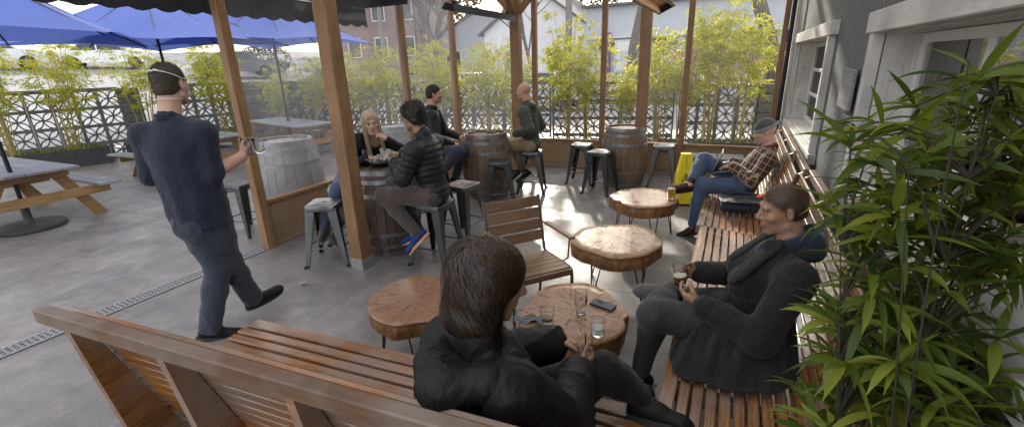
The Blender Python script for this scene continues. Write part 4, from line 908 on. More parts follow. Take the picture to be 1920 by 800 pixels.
# ------------------------------------------------------------------ glasses and small things
def pint(x, y, z, label, H=.145, r0=.027, r1=.041, fill=None, lvl=.5, group='drinking glasses on the tables', curvy=False, mark=False, rx=None, base=.012, parentless=True):
    t = thing('beer_glass' if fill or H > .11 else 'glass', label, 'glass', (x, y, z), 0, group); th = .0022
    def rad(k):
        if curvy: return r0+(r1-r0)*(k**1.0)+.004*math.sin(math.pi*min(1, k*1.1))*(1 if k > .35 else -.3)
        return r0+(r1-r0)*k
    out = [(0, 0)]+[(rad(k), H*k) for k in np.linspace(0, 1, 9)]; inn = [(rad(k)-th, H*k if k > 0 else base) for k in np.linspace(1, base/H, 8)]+[(0, base)]
    out[1] = (rad(0)-.002, .0); out.insert(2, (rad(.02), .002)); m = MB(); m.lathe(out+inn, 28); m.obj('vessel', M['glass'], t, sharp=60)
    if fill:
        ks = np.linspace(base/H+.004, lvl, 6); m = MB(); m.lathe([(0, base+.0004)]+[(rad(k)-th-.0004, H*k) for k in ks]+[(0, H*lvl)], 24); m.obj('drink', M[fill], t, sharp=60)
        if fill in ('beer', 'amber'): m = MB(); rr = rad(lvl)-th-.0006; m.lathe([(0, H*lvl+.0006), (rr, H*lvl+.0006), (rr, H*lvl+.006), (0, H*lvl+.006)], 20); m.obj('foam', M['foam'], t)
    if mark:
        m = MB(); q = random.Random(3)
        for i in range(11):
            a = R_(mark+i*9); r = rad(.62)+.0006; w_ = .0022; h_ = .006+q.random()*.006; z0 = H*.62+q.uniform(-.002, .003)
            ca, sa = math.cos(a), math.sin(a); tx, ty = -sa*w_, ca*w_; sl = .004*q.uniform(-1, 1)
            m.add([(ca*r-tx, sa*r-ty, z0-h_), (ca*r+tx, sa*r+ty, z0-h_), (ca*r+tx+sl*-sa, sa*r+ty+sl*ca, z0+h_), (ca*r-tx+sl*-sa, sa*r-ty+sl*ca, z0+h_)], [[0, 1, 2, 3]])
            if i % 2: m.add([(ca*r-tx*2.4, sa*r-ty*2.4, z0-.001), (ca*r+tx*2.4, sa*r+ty*2.4, z0-.001), (ca*r+tx*2.4, sa*r+ty*2.4, z0+.002), (ca*r-tx*2.4, sa*r-ty*2.4, z0+.002)], [[0, 1, 2, 3]])
        m.obj('printed_emblem', M['ink'], t, sharp=None)
    return t
M['foam'] = plain('beer_foam', (.85, .80, .65), .8, .05)
TZ = .4505
pint(-.790, 1.985, TZ, 'nearly empty printed pint glass closest to the woman', .150, .027, .040, 'amber', .10, mark=250)
pint(-.685, 2.255, TZ, 'empty curved pint glass beside the phone', .150, .026, .038, None, curvy=True, mark=330)
pint(-.535, 2.075, TZ, 'short tumbler half full of water on the stump table', .095, .037, .039, 'water', .52, base=.014)
pint(-.50, 4.80, TZ, 'small glass of orange beer on the slab table rim', .155, .033, .043, 'beer', .72, curvy=True)
BZ = .9*1.03-.022
pint(-3.28, 5.52, BZ, 'empty stemmed looking glass on the left of the barrel head', .13, .026, .040, None, curvy=True)
pint(-3.07, 5.80, BZ, 'straight glass with some yellow beer on the barrel head', .14, .030, .038, 'beer', .38)
m = MB(); m.box((0, 0, .008), (.16, .09, .014), Matrix.Rotation(R_(20), 3, 'Z'), bev=.004); o = m.obj('menu_folder', M['black_metal']); o.location = (-3.2, 5.88, BZ); tag(o, 'small black folder lying on the barrel head between the glasses', 'folder')
t = thing('mobile_phone', 'black mobile phone lying face up on the stump table', 'phone', (-.585, 2.385, TZ), R_(-14))
m = MB(); m.box((0, 0, .006), (.150, .074, .009), bev=.004); m.obj('case', M['black_metal'], t); m = MB(); m.box((0, 0, .0110), (.138, .064, .001), bev=.0); m.obj('screen', plain('phone_screen', (.03, .045, .06), .06, 0, 5, 0), t)
# crumpled face mask with ear cords
t = thing('face_mask', 'crumpled grey striped face mask with black cords on the stump table', 'mask', (-.93, 2.06, TZ), R_(25))
m = MB(); n = 14; vs = [((i/n-.5)*.17, (j/6-.5)*.08+.012*math.sin(i*.9), .012+.008*math.sin(i*.8+j*.5)+.006*math.sin(j*1.1-i*.6)) for i in range(n+1) for j in range(7)]
m.add(vs, [[i*7+j, (i+1)*7+j, (i+1)*7+j+1, i*7+j+1] for i in range(n) for j in range(6)])
def stripe():
    q = NT('striped_cloth'); s = q.n('SeparateXYZ'); q.l(q.coord('Object'), s.inputs[0]); k = q.math('GREATER_THAN', q.math('SINE', q.math('MULTIPLY', s.outputs[1], 420.0)), .1); return q.bsdf(q.mix(k, (.05, .055, .06), (.22, .23, .24)), .85)
m.obj('cloth', stripe(), t, sharp=60)
m = MB(); m.tube([(-.085, -.03, .01), (-.12, -.01, .015), (-.11, .04, .035), (-.05, .07, .03), (0, .05, .02)], .0015, 5); m.tube([(.085, -.03, .01), (.13, -.02, .02), (.12, .03, .012), (.08, .035, .01)], .0015, 5); m.obj('cord', M['ink'], t)
# litter on the floor
t = thing('litter_scrap', 'small crumpled pale paper scrap on the concrete near the silver stool', 'litter', (-3.383, 2.479, 0))
m = MB(); vs = [((i-2)*.014+random.uniform(-.006, .006), (j-1.5)*.013, .006+random.random()*.022) for i in range(5) for j in range(4)]; m.add(vs, [[i*4+j, (i+1)*4+j, (i+1)*4+j+1, i*4+j+1] for i in range(4) for j in range(3)]); m.obj('paper', plain('stained_paper', (.42, .36, .26), .9, .4, 60), t, sharp=None)
# snack basket, chips, cups on the occupied barrel
BD = .9-.024
t = thing('snack_basket', 'snack basket lined with checkered paper on the dark barrel', 'basket', (-3.30, 3.60, BD), R_(25))
m = MB(); m.lathe([(.0, .004), (.095, .004), (.12, .045), (.125, .045), (.10, 0), (0, 0)], 28); m.obj('basket', M['black_metal'], t)
def check():
    q = NT('checkered_paper'); ck = q.n('TexChecker'); ck.inputs['Scale'].default_value = 95; ck.inputs[1].default_value = (.85, .85, .85, 1); ck.inputs[2].default_value = (.05, .05, .06, 1); q.l(q.coord('Object'), ck.inputs[0]); return q.bsdf(ck.outputs[0], .8)
m = MB(); N = 36; vs = [(0, 0, .012)]
for i in range(1, 6):
    for j in range(N): a = 2*math.pi*j/N; r = .031*i; vs.append((math.cos(a)*r, math.sin(a)*r, .012+(.0 if i < 3 else (i-2)*.026+.012*math.sin(j*1.9+i))))
m.add(vs, [[0, 1+j, 1+(j+1) % N] for j in range(N)]+[[1+i*N+j, 1+(i+1)*N+j, 1+(i+1)*N+(j+1) % N, 1+i*N+(j+1) % N] for i in range(4) for j in range(N)]); m.obj('paper', check(), t, sharp=60)
m = MB()
for i in range(26):
    a = random.random()*6.28; r = random.random()*.075; c = Vector((math.cos(a)*r-.02, math.sin(a)*r, .03+random.random()*.03)); rot = Matrix.Rotation(random.random()*3, 3, 'X') @ Matrix.Rotation(random.random()*3, 3, 'Z')
    m.add([c+rot @ Vector(v) for v in ((-.022, -.012, 0), (.022, -.014, .005), (.004, .024, .002))], [[0, 1, 2]])
m.obj('chips', plain('corn_chips', (.72, .58, .28), .8, .1), t, sharp=None)
pint(-3.15, 3.66, BD, 'clear plastic cup beside the checkered paper', .10, .030, .039, 'water', .4); pint(-3.24, 3.73, BD, 'clear plastic cup behind the snack basket', .10, .030, .039, 'water', .6)
t = thing('wine_glass', 'wine glass with a dark drink beside the blonde woman', 'glass', (-3.46, 3.55, BD))
m = MB(); m.lathe([(0, 0), (.03, 0), (.031, .002), (.004, .005), (.0035, .07), (.01, .078), (.032, .10), (.036, .125), (.028, .17), (.0268, .17), (.0345, .125), (.030, .102), (.008, .081), (0, .079)], 24); m.obj('vessel', M['glass'], t, sharp=60)
m = MB(); m.lathe([(0, .0795), (.0075, .0815), (.0295, .1025), (.0325, .118), (0, .118)], 20); m.obj('wine', plain('red_wine', (.05, .004, .01), .1, 0), t, sharp=60)
# shoulder bag on the bench
t = thing('messenger_bag', 'dark navy messenger bag with an orange tag lying on the bench', 'bag', (.19, 4.60, .465), R_(8))
M['navy_bag'] = fabric('navy_canvas', (.018, .022, .035), .6, 300, .2, .4, .1)
def pillow(m, sx, sy, sz, c, e=3.0, n=20, mm=10):
    vs = []
    for i in range(mm+1):
        v = -math.pi/2+math.pi*i/mm
        for j in range(n):
            u = 2*math.pi*j/n; sg = lambda a, p: math.copysign(abs(a)**(2/p), a)
            vs.append((c[0]+sx*sg(math.cos(v), e)*sg(math.cos(u), e*1.4), c[1]+sy*sg(math.cos(v), e)*sg(math.sin(u), e*1.4), c[2]+sz*sg(math.sin(v), e)+.006*math.sin(u*5+i)))
    m.add(vs, [[i*n+j, i*n+(j+1) % n, (i+1)*n+(j+1) % n, (i+1)*n+j] for i in range(mm) for j in range(n)])
m = MB(); pillow(m, .235, .16, .055, (0, 0, .055)); m.obj('body', M['navy_bag'], t, sharp=80)
m = MB(); pillow(m, .225, .145, .014, (-.01, -.012, .108)); m.obj('flap', M['navy_bag'], t, sharp=80)
m = MB(); m.tube([(-.2, -.13, .112), (-.05, -.145, .118), (.1, -.14, .12), (.2, -.10, .11)], .004, 6); m.obj('zip', M['silver'], t)
m = MB(); m.tube([(-.16, .08, .122), (-.05, .12, .135), (.1, .10, .13), (.18, .02, .125)], .013, 6); m.tube([(.2, .05, .1), (.24, .0, .09), (.2, -.1, .09)], .010, 6); m.obj('strap', M['navy_bag'], t)
m = MB(); m.box((.13, .02, .138), (.075, .05, .022), Matrix.Rotation(.5, 3, 'Z'), bev=.008); m.obj('orange_tag', plain('orange_nylon', (.8, .18, .02), .6), t)
# laptop on the lap
t = thing('laptop', 'open silver laptop on the lap of the man in the plaid shirt', 'laptop', (-.03, 5.17, .728), R_(-90))
rot = Matrix.Rotation(R_(10), 3, 'X')
m = MB(); m.box((0, 0, 0), (.31, .215, .014), rot, bev=.004); m.obj('base', M['silver'], t)
m = MB(); m.box((0, 0, .0085), (.27, .10, .002), rot, bev=0); m.obj('keyboard', M['ink'], t)
m = MB(); sr = Matrix.Rotation(R_(-22), 3, 'X'); hc = rot @ Vector((0, -.105, .008)) 
hc = Vector((0, -.108, -.012)); m.box(hc+sr @ Vector((0, 0, .108)), (.31, .008, .215), sr, bev=.003); ld = m.obj('lid', M['silver'], t)
m = MB(); m.box(hc+sr @ Vector((0, .0052, .110)), (.285, .002, .185), sr, bev=0); m.obj('screen', plain('laptop_screen', (.10, .12, .16), .1, .3, 20, 0), ld)

# ------------------------------------------------------------------ leafy pot plant in the near right corner
M['twig'] = plain('dark_brown_twig', (.035, .028, .015), .7, .3, 30, .4)
NODES = [(0.338, 1.234, 1.498), (0.294, 1.273, 0.85), (0.375, 1.652, 1.339), (0.415, 1.202, 1.287), (0.545, 1.755, 1.515), (0.64, 1.622, 1.592), (0.422, 1.336, 1.45), (0.385, 1.252, 1.12), (0.297, 1.297, 1.184), (0.573, 1.523, 1.599), (0.642, 1.551, 1.333), (0.64, 1.629, 1.722), (0.434, 1.261, 0.969), (0.656, 1.428, 1.338), (0.446, 1.616, 1.589), (0.592, 1.701, 1.416), (0.325, 1.568, 1.412), (0.448, 1.432, 1.127), (0.653, 1.773, 1.644), (0.64, 1.553, 1.44), (0.479, 1.25, 0.987), (0.512, 1.625, 1.134), (0.64, 1.515, 1.522), (0.297, 1.141, 1.152), (0.411, 1.254, 1.374), (0.64, 1.6, 1.547), (0.334, 1.648, 1.445), (0.64, 1.471, 1.391), (0.57, 1.332, 1.063), (0.646, 1.628, 1.42), (0.646, 1.634, 1.307), (0.241, 1.248, 1.659), (0.374, 1.55, 1.181), (0.367, 1.426, 1.483), (0.64, 1.523, 1.037), (0.366, 1.296, 1.012), (0.564, 1.423, 1.345), (0.414, 1.141, 1.178), (0.522, 1.539, 1.337), (0.521, 1.601, 1.569), (0.628, 1.877, 1.587), (0.353, 1.284, 1.61), (0.64, 1.667, 1.646), (0.325, 1.339, 1.19), (0.458, 1.38, 1.425), (0.46, 1.207, 1.053), (0.515, 1.432, 1.599), (0.621, 1.441, 1.505), (0.64, 1.497, 0.81), (0.638, 1.665, 1.488), (0.476, 1.728, 1.695), (0.433, 1.291, 1.027), (0.637, 1.612, 1.681), (0.64, 1.596, 1.701), (0.501, 1.434, 1.791), (0.44, 1.515, 1.642), (0.36, 1.39, 1.435), (0.64, 1.41, 1.394), (0.597, 1.636, 1.224), (0.367, 1.655, 1.474), (0.303, 1.282, 1.102), (0.436, 1.181, 1.108), (0.431, 1.461, 1.59), (0.627, 1.527, 1.61), (0.571, 1.837, 1.576), (0.419, 1.45, 1.27), (0.444, 1.576, 1.015), (0.535, 1.787, 1.712), (0.596, 1.599, 1.326), (0.393, 1.331, 0.96), (0.416, 1.578, 1.053), (0.529, 1.591, 1.283), (0.64, 1.469, 1.558), (0.293, 1.306, 1.606), (0.64, 1.325, 0.979), (0.514, 1.632, 1.424), (0.301, 1.435, 1.416), (0.638, 1.538, 1.286), (0.357, 1.397, 1.197), (0.598, 1.458, 1.651), (0.37, 1.457, 1.514), (0.357, 1.386, 1.376), (0.383, 1.486, 1.06), (0.292, 1.504, 1.657), (0.368, 1.405, 0.843), (0.362, 1.287, 0.915), (0.519, 1.281, 1.046), (0.383, 1.44, 1.679), (0.56, 1.482, 1.476), (0.389, 1.63, 1.233), (0.585, 1.51, 1.382), (0.601, 1.434, 1.035), (0.454, 1.219, 1.204), (0.387, 1.153, 1.171), (0.337, 1.478, 1.679), (0.384, 1.477, 1.593), (0.531, 1.363, 1.324), (0.597, 1.485, 1.498), (0.478, 1.391, 1.264), (0.604, 1.9, 1.768), (0.44, 1.448, 1.403), (0.378, 1.3, 1.077), (0.389, 1.299, 1.527), (0.592, 1.55, 1.412), (0.375, 1.305, 1.545), (0.465, 1.539, 1.119), (0.64, 1.495, 1.315), (0.553, 1.517, 1.718), (0.538, 1.479, 1.778), (0.468, 1.281, 1.319), (0.64, 1.523, 1.364), (0.466, 1.142, 1.086), (0.469, 1.411, 1.209), (0.352, 1.522, 1.644), (0.64, 1.445, 1.52), (0.517, 1.547, 1.763), (0.343, 1.265, 1.345), (0.43, 1.521, 1.205), (0.34, 1.259, 1.449), (0.631, 1.515, 1.571), (0.423, 1.376, 1.619), (0.496, 1.752, 1.474), (0.568, 1.531, 1.393), (0.64, 1.444, 1.027), (0.448, 1.354, 1.116), (0.356, 1.217, 1.304), (0.657, 1.637, 0.969), (0.587, 1.859, 1.695), (0.495, 1.484, 1.532), (0.64, 1.342, 1.36), (0.284, 1.09, 1.025), (0.605, 1.404, 1.615), (0.64, 1.23, 1.127), (0.411, 1.244, 1.231), (0.603, 1.724, 1.667), (0.604, 1.272, 1.156), (0.426, 1.378, 1.544), (0.541, 1.327, 1.19), (0.609, 1.806, 1.56), (0.368, 1.284, 1.428), (0.493, 1.178, 1.09), (0.349, 1.24, 1.531), (0.536, 1.505, 1.381), (0.647, 1.845, 1.597), (0.64, 1.31, 1.045), (0.499, 1.272, 1.084), (0.353, 1.342, 1.075), (0.505, 1.443, 0.782), (0.507, 1.567, 1.208), (0.423, 1.393, 1.102), (0.62, 1.427, 1.335), (0.62, 1.378, 1.086), (0.62, 1.253, 1.046), (0.439, 1.358, 1.207), (0.302, 1.515, 0.796), (0.62, 1.5, 1.285), (0.408, 1.36, 1.017), (0.62, 1.292, 0.966), (0.62, 1.499, 1.122), (0.62, 1.649, 1.094), (0.291, 1.395, 1.438), (0.62, 1.392, 1.439), (0.506, 1.601, 0.977), (0.34, 1.438, 0.782), (0.417, 1.598, 1.297), (0.523, 1.479, 1.308), (0.62, 1.516, 1.34), (0.37, 1.417, 0.933), (0.631, 1.619, 1.024), (0.62, 1.307, 1.206), (0.62, 1.391, 1.14), (0.571, 1.572, 0.912), (0.62, 1.377, 0.996), (0.468, 1.516, 1.451), (0.38, 1.475, 1.055), (0.518, 1.539, 1.23), (0.549, 1.561, 1.056), (0.62, 1.478, 1.178), (0.536, 1.428, 1.076), (0.6, 1.527, 1.374), (0.419, 1.413, 0.929), (0.599, 1.614, 1.349), (0.52, 1.419, 0.887), (0.62, 1.614, 1.164), (0.46, 1.374, 0.924), (0.495, 1.495, 0.977), (0.62, 1.212, 1.099), (0.62, 1.376, 1.318), (0.372, 1.594, 1.345), (0.521, 1.345, 0.889), (0.498, 1.382, 0.971), (0.366, 1.563, 1.051)]
t = thing('potted_plant', 'tall leafy pot plant with long drooping green leaves in front of the window', 'plant', (.40, .98, 0))
m = MB(); m.lathe([(0, 0), (.13, 0), (.17, .34), (.18, .34), (.18, .37), (.165, .37), (.155, .34), (0, .33)], 28); m.obj('pot', M['planter'], t)
base = Vector((.40, .98, .33)); st = MB(); stems = []
for k, (dx, dy, hh) in enumerate(((-.05, .20, 1.30), (.04, .30, 1.50), (.13, .42, 1.42), (-.13, .32, 1.05))):
    pts = [base+Vector((dx*u**1.3, dy*u**1.3, hh*u))+Vector((.015*math.sin(4*u+k), .012*math.cos(5*u+k), 0)) for u in np.linspace(0, 1, 9)]
    st.tube([p-Vector((.40, .98, 0)) for p in pts], [.0038*(1-.6*i/8) for i in range(9)], 7, caps=False); stems.append(pts)
LV = []; LF = []; LR = []; q = random.Random(12)
def fig_leaf(p, d, L, W, tone):
    d = Vector(d).normalized(); side = d.cross(Vector((0, 0, 1))).normalized()
    side = (side+Vector((q.gauss(0, .25), q.gauss(0, .25), q.gauss(0, .45)))).normalized(); pos = Vector(p); N = 9; b0 = len(LV); droop = q.uniform(.12, .55)
    for i in range(N+1):
        k = i/N; w_ = W*(math.sin(math.pi*min(1, k*1.02+.03))**.75)*(1-.35*k)*.62; 
        if i == N: w_ = .0005
        s_ = (side-d*side.dot(d)).normalized(); up = s_.cross(d); fold = .22*w_
        LV.extend([tuple(pos+s_*w_+up*fold), tuple(pos), tuple(pos-s_*w_+up*fold)])
        pos = pos+d*(L/N); d = (d+Vector((0, 0, -1))*droop*.30+Vector((q.gauss(0, .02),)*3)).normalized()
    for i in range(N):
        a = b0+i*3; LF.extend([[a, a+1, a+4, a+3], [a+1, a+2, a+5, a+4]]); LR.extend([tone, min(1, tone+.05)])
for nx, ny, nz in NODES:
    P = Vector((nx, ny, nz)); best = min((p for s_ in stems for p in s_), key=lambda p: (p-P-Vector((0, 0, -.12))).length)
    mid = best.lerp(P, .5)+Vector((0, 0, .03)); st.tube([v-Vector((.40, .98, 0)) for v in (best, mid, P)], [.0035, .0025, .0018], 5, caps=False)
    out = Vector((nx-.42, ny-1.25, .15)); out = (out+Vector((q.gauss(0, .15), q.gauss(0, .15), q.gauss(0, .15)))).normalized(); n = q.randint(6, 9)
    for i in range(n):
        a = 2*math.pi*i/n+q.random()*.6; u = Vector((math.cos(a), math.sin(a), q.uniform(-.6, .6))); dd = (out*.7+u).normalized()
        pp = P-out*.03*q.random(); fig_leaf(pp-Vector((.40, .98, 0)), dd, q.uniform(.09, .175), q.uniform(.014, .024), min(1, max(0, q.gauss(.5, .28))))
st.obj('stem', M['twig'], t, sharp=60)
V = np.array(LV); X = V[:, 0]+.40
V[:, 0] = np.where(X > .665, .665-.40, V[:, 0])
foliage('foliage', V, np.array(LF), M['plant_leaf'], t, np.array(LR)); bpy.data.objects[-1] if False else None
for o in t.children:
    if o.name.startswith('foliage'): o.data.polygons.foreach_set('use_smooth', [True]*len(o.data.polygons))
# ------------------------------------------------------------------ people: implicit surfaces meshed with surface nets
def v3(*a): return np.array(a[0] if len(a) == 1 else a, float)
def nrm(a): a = np.asarray(a, float); return a/np.linalg.norm(a)
class SDF:
    def __init__(s, k=.02): s.p = []; s.k = k
    def cap(s, a, b, ra, rb=None, k=None, q=None, flat=None):
        s.p.append(('c', v3(a), v3(b), ra, ra if rb is None else rb, k, q, flat)); return s
    def ell(s, c, r, R=None, k=None, q=None): s.p.append(('e', v3(c), v3(r), np.eye(3) if R is None else np.asarray(R, float), k, q)); return s
    def sub(s, c, r, R=None, k=.01): s.p.append(('-', v3(c), v3(r), np.eye(3) if R is None else np.asarray(R, float), k, None)); return s
    def chain(s, pts, rs, k=None, q=None):
        for i in range(len(pts)-1): s.cap(pts[i], pts[i+1], rs[i], rs[i+1], k, q)
        return s
    def dist(s, P, p):
        if p[0] == 'c':
            _, a, b, ra, rb, k, q, flat = p; ab = b-a; L2 = max(ab@ab, 1e-9); L = L2**.5; pa = P-a
            t = np.clip((pa@ab)/L2, 0, 1); d = pa-t[..., None]*ab
            if flat is not None:       # squash along a direction
                f = nrm(flat[:3]); h = d@f; d = d+(h*(flat[3]-1))[..., None]*f
            r = ra+t*(rb-ra)
            if q: r = r+q[0]*(np.abs(np.sin(np.pi*(t*L+q[2])/q[1]))**.6-.7)
            return np.linalg.norm(d, axis=-1)-r
        _, c, r, R, k, q = p; x = (P-c)@R; k0 = np.linalg.norm(x/r, axis=-1); k1 = np.linalg.norm(x/(r*r), axis=-1)+1e-9; d = k0*(k0-1)/k1
        if q: d = d-q[0]*(np.abs(np.sin(np.pi*(x[..., 2]+q[2]+.25*x[..., 0]*0)/q[1]))**.6-.7)
        return d
    def bounds(s, p, m):
        if p[0] == 'c': a, b = p[1], p[2]; r = max(p[3], p[4])+m; return np.minimum(a, b)-r, np.maximum(a, b)+r
        r = np.abs(p[3])@p[2]+m; return p[1]-r, p[1]+r
    def eval(s, P, warp=None):
        d = np.full(P.shape[:-1], .5)
        for p in s.p:
            e = s.dist(P, p); kk = (p[5] if p[0] == 'c' else p[4]) or s.k
            if p[0] == '-': h = np.clip(.5-.5*(d+e)/kk, 0, 1); d = d+(-e-d)*h+kk*h*(1-h)
            else: h = np.clip(.5+.5*(d-e)/kk, 0, 1); d = d+(e-d)*h-kk*h*(1-h)
        if warp: d = d+warp(P)
        return d
    def mesh(s, res, warp=None, cut=None):
        m = .03; B = [s.bounds(p, m) for p in s.p if p[0] != '-']; lo = np.min([b[0] for b in B], 0)-res*2; hi = np.max([b[1] for b in B], 0)+res*2
        n = np.ceil((hi-lo)/res).astype(int)+1; ax = [lo[i]+res*np.arange(n[i]) for i in range(3)]
        D = np.full(n, .5, np.float32)
        for p in s.p:
            a, b = s.bounds(p, m); i0 = np.clip(((a-lo)/res).astype(int), 0, n-1); i1 = np.clip(((b-lo)/res).astype(int)+2, 0, n); sl = tuple(slice(i0[i], i1[i]) for i in range(3))
            if min(i1-i0) <= 0: continue
            P = np.stack(np.meshgrid(*[ax[i][sl[i]] for i in range(3)], indexing='ij'), -1); e = s.dist(P, p); d = D[sl]; kk = (p[5] if p[0] == 'c' else p[4]) or s.k
            if p[0] == '-': h = np.clip(.5-.5*(d+e)/kk, 0, 1); D[sl] = d+(-e-d)*h+kk*h*(1-h)
            else: h = np.clip(.5+.5*(d-e)/kk, 0, 1); D[sl] = d+(e-d)*h-kk*h*(1-h)
        if warp or cut:
            idx = np.argwhere(np.abs(D) < (.05 if warp else .49)) if warp else None
            if warp: P = lo+idx*res; D[idx[:, 0], idx[:, 1], idx[:, 2]] += warp(P).astype(np.float32)
            if cut:
                idx = np.argwhere(D < .05); P = lo+idx*res; D[idx[:, 0], idx[:, 1], idx[:, 2]] = np.maximum(D[idx[:, 0], idx[:, 1], idx[:, 2]], cut(P).astype(np.float32))
        return surface_nets(D, lo, res)
def surface_nets(D, lo, res):
    S = D < 0; n = D.shape; c = [S[i:n[0]-1+i, j:n[1]-1+j, k:n[2]-1+k] for i in (0, 1) for j in (0, 1) for k in (0, 1)]
    tot = sum(x.astype(np.int8) for x in c); act = (tot > 0) & (tot < 8); ids = np.full(act.shape, -1, np.int64); cell = np.argwhere(act); ids[act] = np.arange(len(cell))
    acc = np.zeros((len(cell), 3)); cnt = np.zeros(len(cell)); off = [(i, j, k) for i in (0, 1) for j in (0, 1) for k in (0, 1)]
    val = [D[cell[:, 0]+o[0], cell[:, 1]+o[1], cell[:, 2]+o[2]] for o in off]
    for a in range(8):
        for b in range(a+1, 8):
            if sum(abs(off[a][i]-off[b][i]) for i in range(3)) != 1: continue
            m = (val[a] < 0) != (val[b] < 0); t = val[a][m]/(val[a][m]-val[b][m]); acc[m] += np.array(off[a])+t[:, None]*(np.array(off[b])-np.array(off[a])); cnt[m] += 1
    V = lo+(cell+acc/cnt[:, None])*res; F = []
    for ax in range(3):
        o = [0, 0, 0]; o[ax] = 1; a = S[:n[0]-o[0], :n[1]-o[1], :n[2]-o[2]]; b = S[o[0]:, o[1]:, o[2]:]; e = np.argwhere(a != b); u, w_ = [i for i in range(3) if i != ax]
        ok = (e[:, u] > 0) & (e[:, w_] > 0) & (e[:, u] < n[u]-1) & (e[:, w_] < n[w_]-1); e = e[ok]; flip = b[e[:, 0], e[:, 1], e[:, 2]]
        q = []
        for du, dw in ((0, 0), (-1, 0), (-1, -1), (0, -1)): f = e.copy(); f[:, u] += du; f[:, w_] += dw; q.append(ids[f[:, 0], f[:, 1], f[:, 2]])
        q = np.stack(q, 1); ok = (q >= 0).all(1); q, flip = q[ok], flip[ok]
        if ax == 1: flip = ~flip
        q[flip] = q[flip][:, ::-1]; F.append(q)
    F = np.concatenate(F); a, b, c_ = V[F[:, 0]], V[F[:, 1]], V[F[:, 2]]
    if (a*np.cross(b, c_)).sum() < 0: F = F[:, ::-1]
    return V, np.ascontiguousarray(F)
def nz(P, f, seed, st=(1, 1, 1)):
    """cheap smooth noise: sums of sines in random directions"""
    r = np.random.default_rng(seed); o = 0; P = P*np.array(st)
    for i in range(7): k = r.normal(size=3); k = k/np.linalg.norm(k)*f*(.6+.9*r.random()); o = o+np.sin(P@k+r.random()*6.28+1.2*np.sin(P@np.roll(k, 1)*.7))
    return o/4
# materials for people
def skinmat(name, col, red=(.5, .18, .14)):
    t = NT(name); a = t.n('Attribute', attribute_name='tint'); s = t.n('SeparateColor'); t.l(a.outputs['Color'], s.inputs[0]); c = t.coord('Object')
    b = t.mix(t.noise(c, 40, 4), tuple(x*.86 for x in col), tuple(min(1, x*1.1) for x in col)); b = t.mix(t.math('MULTIPLY', s.outputs[0], .8), b, red); b = t.mix(t.math('MULTIPLY', s.outputs[1], t.math('ADD', .55, t.math('MULTIPLY', t.noise(c, 330, 2), .6))), b, (.035, .024, .018))
    return t.bsdf(b, .48, t.bump(t.noise(c, 260, 3), .12, .002), Subsurface_Weight=.12, Subsurface_Radius=(.012, .005, .003), Specular_IOR_Level=.4)
M['skin_fair'] = skinmat('fair_skin', (.58, .36, .27)); M['skin_tan'] = skinmat('tan_skin', (.40, .235, .155)); M['skin_pink'] = skinmat('ruddy_skin', (.55, .31, .23))
def hairmat(name, a, b, rough=.38):
    t = NT(name); c = t.coord('Object'); r = t.math('POWER', t.attr('rnd'), 2.2); col = t.mix(r, a, b); col = t.mix(t.ramp(t.noise(c, 9, 3), [(.4, (0, 0, 0)), (.7, (.6,)*3)]), col, b)
    return t.bsdf(col, rough, t.bump(t.noise(c, 300, 2), .3, .003), Specular_IOR_Level=.45)
M['hair_dark'] = hairmat('dark_brown_hair', (.012, .008, .006), (.05, .030, .020)); M['hair_long'] = hairmat('long_brown_hair', (.006, .0045, .004), (.070, .038, .022), .3); M['hair_blond'] = hairmat('blonde_hair', (.36, .27, .16), (.66, .54, .38), .4); M['hair_brown'] = hairmat('cropped_brown_hair', (.025, .016, .011), (.06, .04, .028), .6)
M['hair_mid'] = hairmat('cropped_mid_brown_hair', (.055, .040, .030), (.11, .08, .06), .65)
M['eye_white'] = plain('eye_white', (.42, .38, .35), .35, 0); M['iris'] = plain('dark_iris', (.03, .015, .008), .1, 0)
M['rubber_white'] = plain('pale_sole_rubber', (.50, .45, .40), .6, .15, 30)
